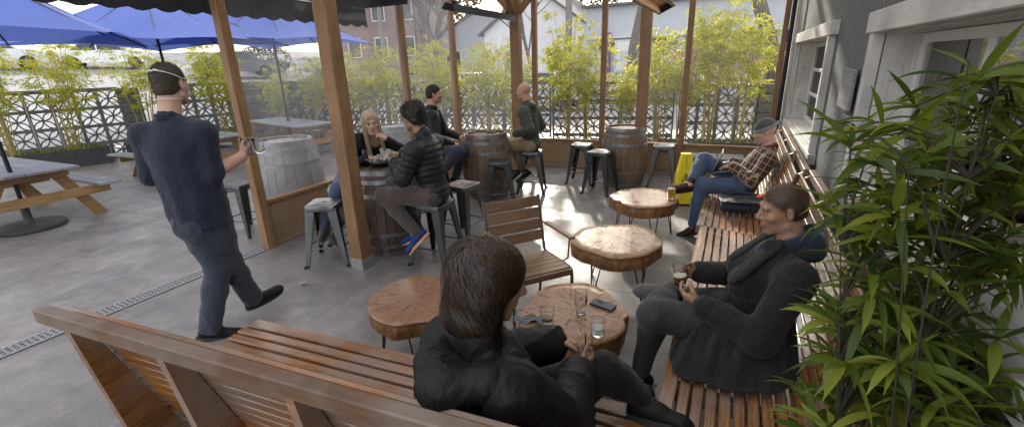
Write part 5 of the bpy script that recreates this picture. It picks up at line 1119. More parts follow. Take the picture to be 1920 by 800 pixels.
def head_sdf(S, H, sc=1.0, female=False, beard=0):
    """H: 4x3 (centre, R columns right, forward, up)"""
    c, R = H; T = lambda x, y, z: c+R@(np.array([x, y, z])*sc); r3 = lambda *a: tuple(x*sc for x in a); k = .016*sc
    S.ell(T(0, -.016, .036), r3(.074, .094, .084), R, k); S.ell(T(0, .018, -.028), r3(.061, .074, .082), R, k); jw = .040 if female else .046
    S.ell(T(0, .034, -.078), r3(jw, .046, .036), R, k); S.cap(T(-.012, .066, -.102), T(.012, .066, -.102), .017*sc, k=k); S.cap(T(-.052, -.002, -.068), T(-.018, .06, -.100), .018*sc, .015*sc, k=k); S.cap(T(.052, -.002, -.068), T(.018, .06, -.100), .018*sc, .015*sc, k=k)
    S.cap(T(-.034, .076, .026), T(.034, .076, .026), .0125*sc, k=.012*sc)
    for s in (-1, 1): S.ell(T(s*.040, .058, -.022), r3(.024, .024, .020), R, .014*sc)
    for s in (-1, 1): S.sub(T(s*.031, .101, .006), r3(.019, .016, .011), R, .010*sc)
    S.cap(T(0, .084, .020), T(0, .106, -.024), .0075*sc, .0115*sc, k=.008*sc); S.cap(T(0, .084, -.032), T(0, .103, -.028), .012*sc, .0105*sc, k=.006*sc)
    for s in (-1, 1): S.ell(T(s*.0125, .093, -.030), r3(.0075, .010, .0075), R, .004*sc)
    S.ell(T(0, .080, -.056), r3(.028, .016, .024), R, .010*sc)
    S.cap(T(-.018, .086, -.054), T(.018, .086, -.054), .0058*sc, k=.004*sc, flat=None); S.cap(T(-.014, .087, -.065), T(.014, .087, -.065), .0066*sc, k=.004*sc)
    S.sub(T(0, .098, -.0595), r3(.020, .008, .0022), R, .0025*sc)
    for s in (-1, 1):
        S.ell(T(s*.076, -.012, -.004), r3(.008, .017, .030), R@rotz(s*-18), .006*sc); S.sub(T(s*.085, -.006, .0), r3(.006, .009, .017), R@rotz(s*-18), .005*sc)
    for s in (-1, 1): S.cap(T(s*.019, .086, .0135), T(s*.043, .078, .0125), .0042*sc, k=.004*sc); S.cap(T(s*.020, .084, -.001), T(s*.042, .077, .000), .0036*sc, k=.004*sc)
def rotz(a): a = math.radians(a); return np.array([[math.cos(a), -math.sin(a), 0], [math.sin(a), math.cos(a), 0], [0, 0, 1]])
def hframe(c, look, up=(0, 0, 1), roll=0):
    f = nrm(look); r = nrm(np.cross(f, up)); u = np.cross(r, f); a = math.radians(roll); r2 = r*math.cos(a)+u*math.sin(a); u2 = -r*math.sin(a)+u*math.cos(a); return (v3(c), np.stack([r2, f, u2], 1))
def hand_sdf(S, wr, d, pn, curl, side, sc=1.0, spread=1.0, thumb=(.55, .55, .35)):
    """wr wrist, d direction of fingers, pn palm normal (palm faces pn), curl per finger 0..1, side +1 right hand / -1 left hand"""
    d = nrm(d); pn = nrm(v3(pn)-d*(v3(pn)@d)); x = np.cross(d, pn)*side      # x towards the thumb
    T = lambda a, b, c: v3(wr)+(d*a+x*b+pn*c)*sc
    S.cap(T(.0, .0, 0), T(.055, .012, 0), .024*sc, .022*sc, k=.012, flat=(*pn, 1.45)); S.cap(T(.02, -.012, 0), T(.078, -.020, 0), .019*sc, .016*sc, k=.012, flat=(*pn, 1.25)); S.cap(T(.05, .016, 0), T(.082, .016, 0), .019*sc, .016*sc, k=.012, flat=(*pn, 1.3))
    Ls = (.072, .080, .075, .058); bs = (.026, .009, -.009, -.026); st = (.084, .088, .083, .074)
    for i in range(4):
        cu = curl[i] if hasattr(curl, '__len__') else curl; p = T(st[i]-.004, bs[i], 0); a = 0; dr = nrm(d+x*(bs[i]*4.5*spread)); r = (.0088, .009, .0086, .0076)[i]*sc
        for j, fr in enumerate((.46, .30, .24)):
            a += cu*math.radians((75, 85, 55)[j]); q = p+(dr*math.cos(a)+pn*math.sin(a))*Ls[i]*fr*sc; S.cap(p, q, r*(1-.08*j), r*(1-.08*(j+1)), k=.003); p = q
    a0, a1, a2 = thumb; p0 = T(.018, .020, .006); p1 = p0+(d*.62+x*.70*a0*1.4+pn*a1*.5)*.045*sc; p2 = p1+nrm(d*.8+x*.35*a0+pn*a2)*.032*sc; p3 = p2+nrm(d*.85-x*.1+pn*a2*1.2)*.026*sc
    S.cap(p0, p1, .015*sc, .0115*sc, k=.008); S.cap(p1, p2, .0108*sc, .010*sc, k=.003); S.cap(p2, p3, .010*sc, .008*sc, k=.003)
def shoe(parent, an, toe, mat, sole, L=.29, up=(0, 0, 1), laces=True, res=.006, w_=.046, name='shoe', toe_only=False):
    """an: ankle joint, toe: point direction; foot plane given by up"""
    d = nrm(v3(toe)-v3(an)); u = nrm(v3(up)-d*(v3(up)@d)); x = np.cross(d, u); T = lambda a, b, c: v3(an)+d*a+x*b+u*c; R = np.stack([x, d, u], 1)
    S = SDF(.018); S.cap(T(-.035, 0, -.045), T(.05, 0, -.04), .040, .042, k=.02); S.cap(T(.05, 0, -.045), T(L-.125, 0, -.058), .044, .036, k=.02, flat=(*u, 1.1)); S.cap(T(-.01, 0, -.03), T(-.005, 0, .02), .042, .041, k=.02); S.ell(T(L-.13, .0, -.062), (w_, .06, .030), R, .02)
    V, F = S.mesh(res, cut=lambda P: -((P-T(0, 0, -.083))@u)); o = np_mesh(name, V, F, mat, parent, True, 60)
    S = SDF(.01); 
    z = -.086; q = MB(); N = 28; poly = []
    for i in range(N): 
        a = 2*math.pi*i/N; yy = math.cos(a)*(L/2); ww = (.036+.010*math.sin((yy/L+.5)*2.6))*math.copysign(abs(math.sin(a))**.7, math.sin(a)); poly.append((ww, yy+L/2-.085))
    mt = Matrix([list(R[i])+[T(0, 0, z)[i]] for i in range(3)]+[[0, 0, 0, 1]]); q.prism(poly, -.012, .014, mt); q.obj('sole', sole, o, world=True)
    if laces:
        q = MB()
        for i in range(4): yy = .045+i*.022; zz = .000-.0115*i; q.tube([T(yy, -.022, zz-.006), T(yy+.004, 0, zz+.006), T(yy+.01, .022, zz-.006)], .0026, 5)
        q.obj('laces', M['lace'], o, world=True)
    return o
M['lace'] = plain('shoe_lace', (.12, .12, .12), .8)
def person(name_label, base, J, skin, head, hands, res=.006, female=False, cat='person', sc=1.0, body_r=1.0, arms_bare=False, beard=0, group=None, buzz=None):
    t = thing('person', name_label, 'person', base); S = SDF(.03); J = {k: v3(v) for k, v in J.items()}
    H = hframe(J['head'], *head); head_sdf(S, H, sc, female, beard); nb = J['neck']; R = H[1]
    nr = .047 if female else .056; S.cap(H[0]+R@v3(0, -.025, -.055)*sc, nb, nr*sc, nr*1.08*sc, k=.02)
    r = body_r*(.88 if female else 1.0); up = nrm(nb-J['pelvis']); rt_ = nrm(J['rsh']-J['lsh']); fw_ = nrm(np.cross(up, rt_)); Rt = np.stack([rt_, fw_, up], 1); J['Rt'] = Rt
    S.ell(J['pelvis'], (.135*r, .095*r, .10*r), Rt); S.cap(J['pelvis'], J['pelvis']*.45+nb*.55, .09*r, .10*r); S.ell(J['pelvis']*.28+nb*.72, (.135*r, .09*r, .13*r), Rt); S.cap(nb-up*.05*r, (J['lsh']+J['rsh'])/2-up*.02, .06*r, .07*r)
    for s in 'lr': S.cap(nb-up*.045, J[s+'sh'], .045*r, .048*r); S.chain([J[s+'sh'], J[s+'el'], J[s+'wr']], [.046*r, .038*r, .026*r], k=.02)
    for s in 'lr':
        hp = J.get(s+'hip'); hp = J['pelvis']+rt_*(.085 if s == 'r' else -.085) if hp is None else hp; S.chain([hp, J[s+'k'], J[s+'an']], [.078*r, .052*r, .036*r], k=.03); S.cap(J[s+'an'], J[s+'an']+nrm(J[s+'k']-J[s+'an'])*-.03, .03, .026)
    if female is not None:
        for s in 'lr':
            if s in hands:
                h = hands[s]; S.cap(J[s+'el'], J[s+'wr'], .038*r, .026*r); hand_sdf(S, J[s+'wr'], h[0], h[1], h[2], 1 if s == 'r' else -1, (.92 if female else 1.02), *(h[3:] if len(h) > 3 else ()))
            else: S.cap(J[s+'wr'], J[s+'wr']+nrm(J[s+'wr']-J[s+'el'])*.1, .026, .02)
    V, F = S.mesh(res); X = (V-H[0])@R/sc; g = lambda c, s_: np.exp(-(((X-np.array(c))/np.array(s_))**2).sum(1))
    lip = np.clip(g((0, .092, -.0595), (.020, .02, .0085))*1.5, 0, 1)*.8+g((0, .11, -.02), (.016, .03, .018))*.18+.15*(g((.045, .07, -.02), (.02, .03, .02))+g((-.045, .07, -.02), (.02, .03, .02)))
    bd = beard*np.clip(g((0, .06, -.085), (.06, .07, .035))+g((0, .09, -.046), (.03, .03, .006))*1.1-1.2*g((0, .095, -.06), (.018, .03, .007)), 0, 1)
    brow = np.clip(g((.033, .09, .024), (.018, .03, .0035))+g((-.033, .09, .024), (.018, .03, .0035)), 0, 1)*1.2
    if buzz:
        y_, z_ = X[:, 1]+.004*nz(X, 160, 2), X[:, 2]+.004*nz(X, 140, 3); fr = y_-np.interp(z_, [-.06, -.02, .02, buzz, .12], [-.040, .006, .034, .070, .12]); bk = -.062-z_; dd = np.maximum(fr, bk); ear = np.exp(-((np.abs(X[:, 0])-.082)/.010)**2-((X[:, 1]+.010)/.02)**2-((X[:, 2]+.004)/.034)**2)
        bd = np.maximum(bd, np.clip(-dd/.022, 0, 1)*(1-np.clip(ear*2, 0, 1))*1.35)
    cols = np.stack([np.clip(lip, 0, 1), np.clip(bd*.85+brow, 0, 1), np.zeros(len(V))], 1)
    np_mesh('body', V, F, skin, t, True, 70, cols=cols)
    for s in (-1, 1):
        e = MB(); c = H[0]+R@(v3(s*.031, .0752, .0055)*sc); rr = .0112*sc; e.lathe([(0, -rr)]+[(rr*math.cos(a), rr*math.sin(a)) for a in np.linspace(-1.4, 1.4, 11)]+[(0, rr)], 18, c, rot=Matrix(R.tolist()) @ Matrix.Rotation(R_(-90), 3, 'X')); eo = e.obj('eye', M['eye_white'], t, True, 80)
        e = MB(); e.lathe([(0, .0118*sc), (.0035*sc, .0116*sc), (.0066*sc, .0096*sc)][::-1], 14, c, rot=Matrix(R.tolist()) @ Matrix.Rotation(R_(-90), 3, 'X')); e.obj('iris', M['iris'], eo, True, 80)
    return t, J, H
def ridge(n): return np.clip(1-np.abs(n)*2.6, 0, 1)**1.4
def cloth_warp(amp, f, seed, st=(1, 1, .6)): return lambda P: amp*.7*nz(P, f, seed, st)-amp*.9*ridge(nz(P, f*.8, seed+5, st))-amp*.5*ridge(nz(P, f*1.7, seed+7, st))+amp*.2*nz(P, f*2.3, seed+1)
def jacket(t, J, mat, thick=.02, r=1.0, name='jacket', res=.007, quilt=None, warp=None, sleeve=1.0, hem=.0, extra=None, k=.03, collar=True, cut=None, neckr=.075, sl_r=1.0, belly=0):
    S = SDF(k); Rt = J['Rt']; up = Rt[:, 2]; nb, pv = J['neck'], J['pelvis']; q = quilt; e = thick
    S.ell(pv+up*.02, (.145*r+e, .110*r+e+belly, .12), Rt, q=q); S.cap(pv+up*hem, pv*.45+nb*.55, .098*r+e+belly*.6, .108*r+e, q=None); S.ell(pv*.55+nb*.45, (.140*r+e, .105*r+e+belly, .16), Rt, q=q); S.ell(pv*.26+nb*.74, (.150*r+e, .100*r+e, .15), Rt, q=q)
    for s in 'lr':
        S.cap(nb-up*.05, J[s+'sh']-up*.01, .050*r+e, .050*r+e); S.cap(J[s+'sh'], J[s+'el'], (.054*r+e)*sl_r, (.044*r+e)*sl_r, q=q); el, wr = J[s+'el'], J[s+'wr']
        if sleeve > 0: S.cap(el, el+(wr-el)*sleeve, (.044*r+e)*sl_r, (.033*r+e)*sl_r, q=q)
    if collar: S.cap(nb-up*.02, nb+up*.022, neckr, neckr*.93, k=.02)
    if extra: extra(S)
    V, F = S.mesh(res, warp, cut); return np_mesh(name, V, F, mat, t, True, 70)
def trousers(t, J, mat, r=1.0, e=.014, res=.008, warp=None, ankle=.050, name='trousers', short=.97, extra=None):
    S = SDF(.035); Rt = J['Rt']; up = Rt[:, 2]; pv = J['pelvis']; S.ell(pv, (.148*r+e, .108*r+e, .115), Rt)
    for s in 'lr':
        hp = J.get(s+'hip'); hp = pv+Rt[:, 0]*(.085 if s == 'r' else -.085) if hp is None else hp; an = J[s+'k']+(J[s+'an']-J[s+'k'])*short
        S.cap(hp, J[s+'k'], .088*r+e, .060*r+e); S.cap(J[s+'k'], J[s+'k']*.6+an*.4, .060*r+e, .056*r+e); S.cap(J[s+'k']*.6+an*.4, an, .056*r+e, ankle)
    if extra: extra(S)
    V, F = S.mesh(res, warp); return np_mesh(name, V, F, mat, t, True, 70)
def skull_sdf(H, off, sc=1.0):
    c, R = H; T = lambda x, y, z: c+R@(np.array([x, y, z])*sc); S = SDF(.02); S.ell(T(0, -.016, .036), ((.074*sc+off), (.094*sc+off), (.084*sc+off)), R); S.ell(T(0, -.03, -.02), (.066*sc+off, .075*sc+off, .07*sc+off), R); return S
def short_hair(t, H, mat, off=.006, line=.055, back=-.055, n=2500, ln=.012, res=.005, sc=1.0, rough=.002, side=-.012, curl=0, seed=1, smin=-9):
    c, R = H; S = skull_sdf(H, off, sc)
    def cut(P):
        X = (P-c)@R/sc; y, z, x = X[:, 1], X[:, 2], np.abs(X[:, 0])
        front = (y-(.050-.4*np.clip(.055-z, -.1, .1)))*.0+np.maximum((line-z)*.8, 0)                 # hairline on the brow
        fr = y-np.interp(z, [-.06, side, .02, line, .12], [-.045, .004, .030, .072, .12]); bk = back-z; return np.maximum(fr, bk)*sc
    V, F = S.mesh(res, (lambda P: rough*nz(P, 170, seed)+curl*nz(P, 70, seed+3)) , cut); o = np_mesh('hair', V, F, mat, t, True, 80)
    if n:
        me = o.data; r = np.random.default_rng(seed); co = V; N = np.empty(len(V)*3, np.float32); me.vertices.foreach_get('normal', N) if False else None
        dirs = co-(c+R@(v3(0, -.016, .02)*sc)); dirs /= np.linalg.norm(dirs, axis=1, keepdims=True); i = r.integers(0, len(co), n); keep = (cut(co[i]) < -.001) & ((((co[i]-c)@R)[:, 2]/sc > smin+.012*r.random(n)) | (((co[i]-c)@R)[:, 1]/sc < -.06)); i = i[keep]
        D = dirs[i]+r.normal(size=(len(i), 3))*(.35+curl*30)+R[:, 1]*.15-np.array([0, 0, .25]); D /= np.linalg.norm(D, axis=1, keepdims=True); sd = np.cross(D, r.normal(size=D.shape)); sd /= np.linalg.norm(sd, axis=1, keepdims=True)
        L = ln*(.5+r.random(len(i)))[:, None]; P0 = co[i]-dirs[i]*.002; VV = np.stack([P0-sd*.0009, P0+sd*.0009, P0+D*L], 1).reshape(-1, 3)
        so_ = np_mesh('hair_strands', VV, np.arange(len(VV)).reshape(-1, 3), mat, o, True, None); a = so_.data.attributes.new('rnd', 'FLOAT', 'FACE'); a.data.foreach_set('value', r.random(len(i)).astype(np.float32))
    return o
def nrm2(a): return a/(np.linalg.norm(a, axis=1, keepdims=True)+1e-9)
def flow_hair(t, S, mat, H, roots, steps, step, n, width, seed, part=(0, 0, 1), pull=None, zfree=-9, uneven=.72, jit=.25, name='hair', res=.006, warp=None, lift=.003, cut=None):
    """volume S as the hair mass, ribbons combed down over its surface"""
    V, F = S.mesh(res, warp, cut); o = np_mesh(name, V, F, mat, t, True, 80); r = np.random.default_rng(seed); c, R = H
    P = roots(r, n); g = np.array([0, 0, -1.]); pts = [P]; eps = .002
    def grad(P): return np.stack([(S.eval(P+np.eye(3)[i]*eps)-S.eval(P-np.eye(3)[i]*eps)) for i in range(3)], -1)/(2*eps)
    def snap(P, h):
        for _ in range(2): G = grad(P); P = P-G/np.maximum(np.linalg.norm(G, axis=1, keepdims=True), 1e-3)**1*(S.eval(P)-h)[:, None]
        return P
    hh = lift*(r.random(n)*1.6-.5); P = snap(P, hh); off = r.normal(size=(n, 3))*jit; pts = [P]; top = c+R@v3(0, -.03, .12)
    for k in range(steps):
        G = grad(P); G /= np.linalg.norm(G, axis=1, keepdims=True)+1e-6; d = g+off*(.6+.4*math.sin(k*.5))+(P-top)*np.array([1, 1, 0])*(5*max(0, 1-k/6)); 
        if pull is not None: d = d+pull(P, k)
        d = d-G*(d*G).sum(1, keepdims=True); d /= np.linalg.norm(d, axis=1, keepdims=True)+1e-6; Q = P+d*step; fr = (P[:, 2] < zfree)[:, None]; P = np.where(fr, P+nrm2(g*.9+off*.9+(P-pts[-2 if k else -1])/step*.5*(k > 0))*step, snap(Q, hh+lift*.6*np.sin(k*.7+off[:, 0]*9)*.6)); pts.append(P)
    pts = np.stack(pts, 1); fly = r.random(n) < .14; pts[fly] += (r.normal(size=(n, 1, 3))*.011*np.linspace(0, 1, pts.shape[1])[None, :, None]**1.3)[fly]; L = r.integers(int(steps*uneven), steps+1, n); Vv = []; Ff = []; Rn = []; b = 0
    for i in range(n):
        m = L[i]+1; p = pts[i, :m]; G = grad(p); tg = np.gradient(p, axis=0); sd = np.cross(tg, G); sd /= np.linalg.norm(sd, axis=1, keepdims=True)+1e-9; w_ = width*(.5+r.random())*np.linspace(1, .25, m)[:, None]
        Vv.append(np.stack([p-sd*w_, p+sd*w_], 1).reshape(-1, 3)); idx = b+2*np.arange(m-1); Ff.append(np.stack([idx, idx+1, idx+3, idx+2], 1)); Rn.append(np.full(m-1, r.random())); b += 2*m
    so_ = np_mesh('hair_strands', np.concatenate(Vv), np.concatenate(Ff), mat, o, True, None); a = so_.data.attributes.new('rnd', 'FLOAT', 'FACE'); a.data.foreach_set('value', np.concatenate(Rn).astype(np.float32)); so_.data.polygons.foreach_set('use_smooth', [True]*len(so_.data.polygons)); return o
M['navy_shirt'] = fabric('navy_shirt_cotton', (.018, .025, .045), .8, 500, .2, .7, .15); M['jeans_dark'] = fabric('dark_denim', (.040, .050, .075), .85, 420, .25, .6, .2, mix=(.050, .058, .082))
M['jeans'] = fabric('blue_denim', (.055, .085, .150), .85, 420, .3, .6, .2, mix=(.10, .14, .22)); M['brown_cord'] = fabric('brown_trouser_cloth', (.085, .065, .058), .85, 380, .2, .5, .3)
M['khaki'] = fabric('khaki_cotton', (.33, .24, .14), .85, 420, .15, .5, .2); M['black_nylon'] = fabric('black_nylon', (.012, .012, .013), .55, 200, .2, .6, .0); M['puffer'] = fabric('black_quilted_nylon', (.022, .023, .027), .42, 160, .2, .5, .0)
M['leather'] = fabric('dark_waxed_jacket', (.024, .023, .024), .45, 160, .3, .6, .0); M['olive'] = fabric('olive_quilted_jacket', (.062, .064, .045), .55, 200, .2, .5, .1)
M['wool'] = fabric('charcoal_wool', (.016, .0155, .015), .95, 500, .3, .7, .12, mix=(.030, .029, .028)); M['hoodie'] = fabric('navy_fleece', (.020, .026, .048), .9, 300, .2, .5, .3)
M['black_cloth'] = fabric('black_trouser_cloth', (.014, .014, .015), .8, 420, .2, .6, .15); M['grey_trouser'] = fabric('charcoal_stretch_trouser', (.042, .042, .044), .8, 420, .2, .7, .15, mix=(.060, .060, .062))
M['black_shoe'] = fabric('black_shoe_knit', (.012, .012, .013), .55, 300, .2, .2, .0); M['grey_shoe'] = fabric('grey_suede', (.10, .085, .085), .9, 300, .2, .3, .3); M['brown_shoe'] = fabric('oxblood_leather', (.055, .022, .018), .35, 200, .2, .3, 0); M['blue_shoe'] = fabric('blue_running_mesh', (.015, .045, .17), .6, 300, .2, .3, 0)
M['sole_dark'] = plain('dark_sole', (.035, .033, .032), .7, .2, 30); M['sole_orange'] = plain('orange_sole', (.65, .30, .18), .6, .1); M['white_cloth'] = plain('white_tape', (.75, .74, .70), .8, .05); M['beanie'] = fabric('grey_knit', (.075, .078, .080), .95, 260, .2, .7, .4); M['beanie_band'] = fabric('pale_grey_knit', (.24, .24, .235), .95, 260, .15, .7, .4)
M['maroon'] = fabric('maroon_collar', (.13, .015, .025), .9, 300, .2, .4, .2); M['inner_white'] = fabric('pale_shirt', (.5, .5, .5), .9); M['shirt_blue'] = fabric('blue_check_shirt', (.07, .11, .2), .85)
def plaid():
    t = NT('brown_plaid_flannel'); c = t.coord('Object', (1, 1, 1), (R_(8), R_(-24), R_(5))); s = t.n('SeparateXYZ'); t.l(c, s.inputs[0]); wob = t.math('MULTIPLY', t.noise(c, 9, 2), .012)
    def ln(v, per, w_, off=0.0): return t.math('LESS_THAN', t.math('ABSOLUTE', t.math('SUBTRACT', t.math('MODULO', t.math('ADD', t.math('ADD', v, wob), 50.0+off), per), per/2)), w_)
    a = ln(s.outputs[2], .062, .0030); b = ln(s.outputs[0], .058, .0030); d = ln(s.outputs[1], .060, .0030); e = t.math('MAXIMUM', t.math('MAXIMUM', ln(s.outputs[2], .062, .013, .03), ln(s.outputs[0], .058, .012, .03)), ln(s.outputs[1], .06, .012, .03))
    col = t.mix(t.math('MULTIPLY', e, .6), (.030, .017, .015), (.10, .028, .022)); col = t.mix(t.math('MULTIPLY', t.math('MAXIMUM', a, t.math('MAXIMUM', b, d)), .8), col, (.50, .40, .27))
    return t.bsdf(col, .9, t.bump(t.noise(c, 14, 4), .5, .03), Sheen_Weight=.3)
M['plaid'] = plaid()
def q2(L): return (.011, L, 0)
def tube_thing(t, name, pts, r, mat, n=6): m = MB(); m.tube(pts, r, n); return m.obj(name, mat, t, True)

# ---- waiter -----------------------------------------------------------------
J = dict(head=(-3.25,1.735,1.80), neck=(-3.23,1.67,1.59), pelvis=(-3.195,1.68,.98), lsh=(-3.385,1.57,1.495), rsh=(-3.06,1.755,1.495), rel=(-3.045,1.74,1.23), rwr=(-3.035,1.955,1.305), lel=(-3.475,1.60,1.215), lwr=(-3.50,1.83,1.15),
         lk=(-3.20,1.71,.54), lan=(-3.28,1.595,.10), ltoe=(-3.16,1.76,.05), rk=(-3.215,1.80,.55), ran=(-3.30,1.955,.15), rtoe=(-3.22,2.12,.20), lhip=(-3.245,1.64,.93), rhip=(-3.145,1.73,.93))
t, J, H = person('waiter in a navy shirt walking away across the floor with a fistful of empty glasses', (-3.22, 1.7, 0), J, M['skin_fair'], ((-.42, .90, -.08),), {'r': ((-.05, .85, .50), (-.75, .1, .35), (.55, .6, .7, .75)), 'l': ((0, .9, -.3), (1, 0, 0), .3)}, res=.006, body_r=1.05, beard=1, sc=1.08, buzz=.055)
def ws(S):
    up = J['Rt'][:, 2]; S.cap(J['neck']*.66+J['pelvis']*.34, J['pelvis']+v3(0, 0, -.12), .190, .182, flat=(*J['Rt'][:, 1], 1.30), k=.04)
jacket(t, J, M['navy_shirt'], .012, 1.10, 'shirt', .007, None, k=.05, warp=lambda P: cloth_warp(.004, 26, 4, (1, 1, .35))(P)+.004*np.sin(38*(P[:, 0]+P[:, 1])+3*P[:, 2])*np.clip((1.45-P[:, 2])*3, 0, 1), sleeve=.10, extra=ws, neckr=.068, cut=lambda P: .895-P[:, 2]+.02*np.sin(9*P[:, 0]))
for s in 'rl':
    S = SDF(.01); a = J[s+'el']+(J[s+'wr']-J[s+'el'])*.02; b = J[s+'sh']*.28+J[s+'el']*.72; S.cap(b, a, .064, .058); V, F = S.mesh(.007, cloth_warp(.003, 40, 8)); np_mesh('rolled_sleeve', V, F, M['navy_shirt'], t, True, 70)
trousers(t, J, M['jeans_dark'], 1.02, .018, .008, cloth_warp(.006, 24, 6, (1, 1, .7)), .074, extra=lambda S: S.ell(J['pelvis']+v3(.0, -.03, -.07), (.140, .120, .13), J['Rt']))
shoe(t, J['lan'], J['ltoe'], M['black_shoe'], M['sole_dark'], .30); shoe(t, J['ran'], J['rtoe'], M['black_shoe'], M['sole_dark'], .30, up=(.25, -.45, .85))
short_hair(t, H, M['hair_mid'], .001, .052, -.066, 9000, .010, .005, rough=.0012, seed=4, sc=1.08, smin=.01)
H = (H[0], H[1]*1.08)
c, R = H; T = lambda x, y, z: c+R@v3(x, y, z)
pts = [T(.083*math.cos(a)*1.02, -.016+.100*math.sin(a), .028+.040*max(0, -math.sin(a))) for a in np.linspace(.35, -math.pi-.35, 22)]; tube_thing(t, 'mask_strap', pts, .0028, M['white_cloth']); 
pts = [T(.064*math.cos(a), -.030+.068*math.sin(a), -.088) for a in np.linspace(.5, -math.pi-.5, 20)]; tube_thing(t, 'mask_strap', pts, .0028, M['white_cloth'])
kn = T(.0, -.112, .068); tube_thing(t, 'strap_knot', [kn+R@v3(-.022, .002, .004), kn+R@v3(-.008, -.004, -.004), kn, kn+R@v3(.01, -.004, .006), kn+R@v3(.026, .004, .0)], .0042, M['white_cloth'])
S = SDF(.01); S.ell(T(0, .082, -.045), (.050, .045, .052), R); V, F = S.mesh(.005, None, lambda P: -(((P-T(0, .050, 0))@R[:, 1]))); np_mesh('face_mask', V, F, M['white_cloth'], t, True, 70)
m = MB(); cc = J['neck']+v3(0, -.01, .012); m.lathe([(.060, 0), (.072, -.01), (.069, .022), (.060, .024)], 30, cc, rot=Matrix(J['Rt'].tolist())); m.obj('collar', M['navy_shirt'], t, True, 60)
# glasses gripped in his hand: things of their own
hb = J['rwr']+v3(-.005, .085, .055)
for i, (dx, dy, dz, f) in enumerate(((-.045, -.030, .0, 'amber'), (.020, -.025, .003, None), (-.035, .045, -.003, None), (.030, .045, .0, 'amber'))):
    o = pint(hb[0]+dx, hb[1]+dy, hb[2]-.055+dz, ('empty glass in the waiter hand, nearest his wrist', 'empty glass in the waiter hand, nearest the camera side post', 'empty glass in the waiter hand, on the far left', 'glass with red dregs in the waiter hand, farthest from his wrist')[i], .115, .026, .036, f, .14, group='glasses carried by the waiter'); o.rotation_euler = (R_(-6+4*i), R_(5-3*i), 0)

# ---- man in the black puffer jacket ------------------------------------------
J = dict(head=(-2.62,3.34,1.425), neck=(-2.54,3.35,1.235), pelvis=(-2.47,3.36,.715), lsh=(-2.51,3.16,1.165), rsh=(-2.54,3.53,1.165), lk=(-2.92,3.17,.70), rk=(-2.93,3.34,.77), lan=(-2.58,3.17,.37), ran=(-2.66,3.30,.34), lel=(-2.60,3.09,.91), lwr=(-2.79,3.23,1.015), rel=(-2.68,3.60,.94), rwr=(-2.86,3.44,1.06), ltoe=(-2.65,3.10,.28), rtoe=(-2.80,3.25,.29))
t, J, H = person('man with glasses and dark curly hair in a black puffer jacket eating at the barrel', (-2.55, 3.36, 0), J, M['skin_tan'], ((-.97, .05, -.14),), {'l': ((-.85, .35, .05), (.1, .5, .85), (.55, .6, .7, .8)), 'r': ((-.85, -.35, -.05), (.1, -.4, -.9), (.5, .6, .7, .8))}, res=.006, beard=.8)
def quiltw(P): return cloth_warp(.0025, 40, 3)(P)
jacket(t, J, M['puffer'], .030, 1.02, 'puffer_jacket', .007, (.012, .055, .0), quiltw, .93, sl_r=1.02, neckr=.078, extra=lambda S: S.cap(J['neck']-v3(0, 0, .02), J['neck']+v3(.01, 0, .04), .076, .070, k=.015, q=(.006, .03, 0)))
trousers(t, J, M['brown_cord'], 1.0, .016, .008, cloth_warp(.004, 30, 9), .056); shoe(t, J['lan'], J['ltoe'], M['blue_shoe'], M['sole_orange'], .29, up=(-.5, 0, .86)); shoe(t, J['ran'], J['rtoe'], M['blue_shoe'], M['sole_orange'], .29, up=(-.3, 0, .9))
short_hair(t, H, M['hair_dark'], .024, .058, -.075, 5200, .024, .006, rough=.004, side=-.005, curl=.006, seed=7)
c, R = H; T = lambda x, y, z: c+R@v3(x, y, z); m = MB()
for s in (-1, 1): m.tube([T(s*.033+.022*math.cos(a), .103, .004+.017*math.sin(a)) for a in np.linspace(0, 6.283, 15)], .0018, 5, caps=False); m.tube([T(s*.055, .100, .008), T(s*.072, .05, .008), T(s*.079, -.012, .006)], .0016, 5)
m.tube([T(-.012, .103, .008), T(.012, .103, .008)], .0016, 5); m.obj('glasses', M['black_metal'], t, True)

# ---- blonde woman -------------------------------------------------------------
J = dict(head=(-3.47,3.70,1.305), neck=(-3.56,3.77,1.13), pelvis=(-3.80,3.66,.71), lsh=(-3.47,3.91,1.07), rsh=(-3.68,3.63,1.07), lel=(-3.26,3.97,.97), lwr=(-3.335,3.74,1.14), rel=(-3.58,3.46,.90), rwr=(-3.42,3.55,.96), rk=(-3.62,3.26,.68), ran=(-3.73,3.10,.30), lan=(-3.72,3.24,.22), lk=(-3.45,3.35,.66), rtoe=(-3.66,2.96,.26), ltoe=(-3.62,3.12,.17))
t, J, H = person('young woman with long blonde hair leaning on the barrel and putting food to her mouth', (-3.70, 3.62, 0), J, M['skin_fair'], ((.72, -.62, -.10), (0, 0, 1), -6), {'l': ((-.45, -.55, .55), (-.6, .2, -.7), (.7, .75, .8, .8)), 'r': ((.85, .4, .0), (0, .2, -1), .4)}, res=.006, female=True)
jacket(t, J, M['black_nylon'], .012, .92, 'jacket', .007, None, cloth_warp(.003, 34, 2), .9, neckr=.062); trousers(t, J, M['jeans'], .9, .012, .008, cloth_warp(.003, 30, 9), .045)
shoe(t, J['ran'], J['rtoe'], M['grey_shoe'], M['rubber_white'], .25); shoe(t, J['lan'], J['ltoe'], M['grey_shoe'], M['rubber_white'], .25)
c, R = H; S = SDF(.03); T = lambda x, y, z: c+R@v3(x, y, z)
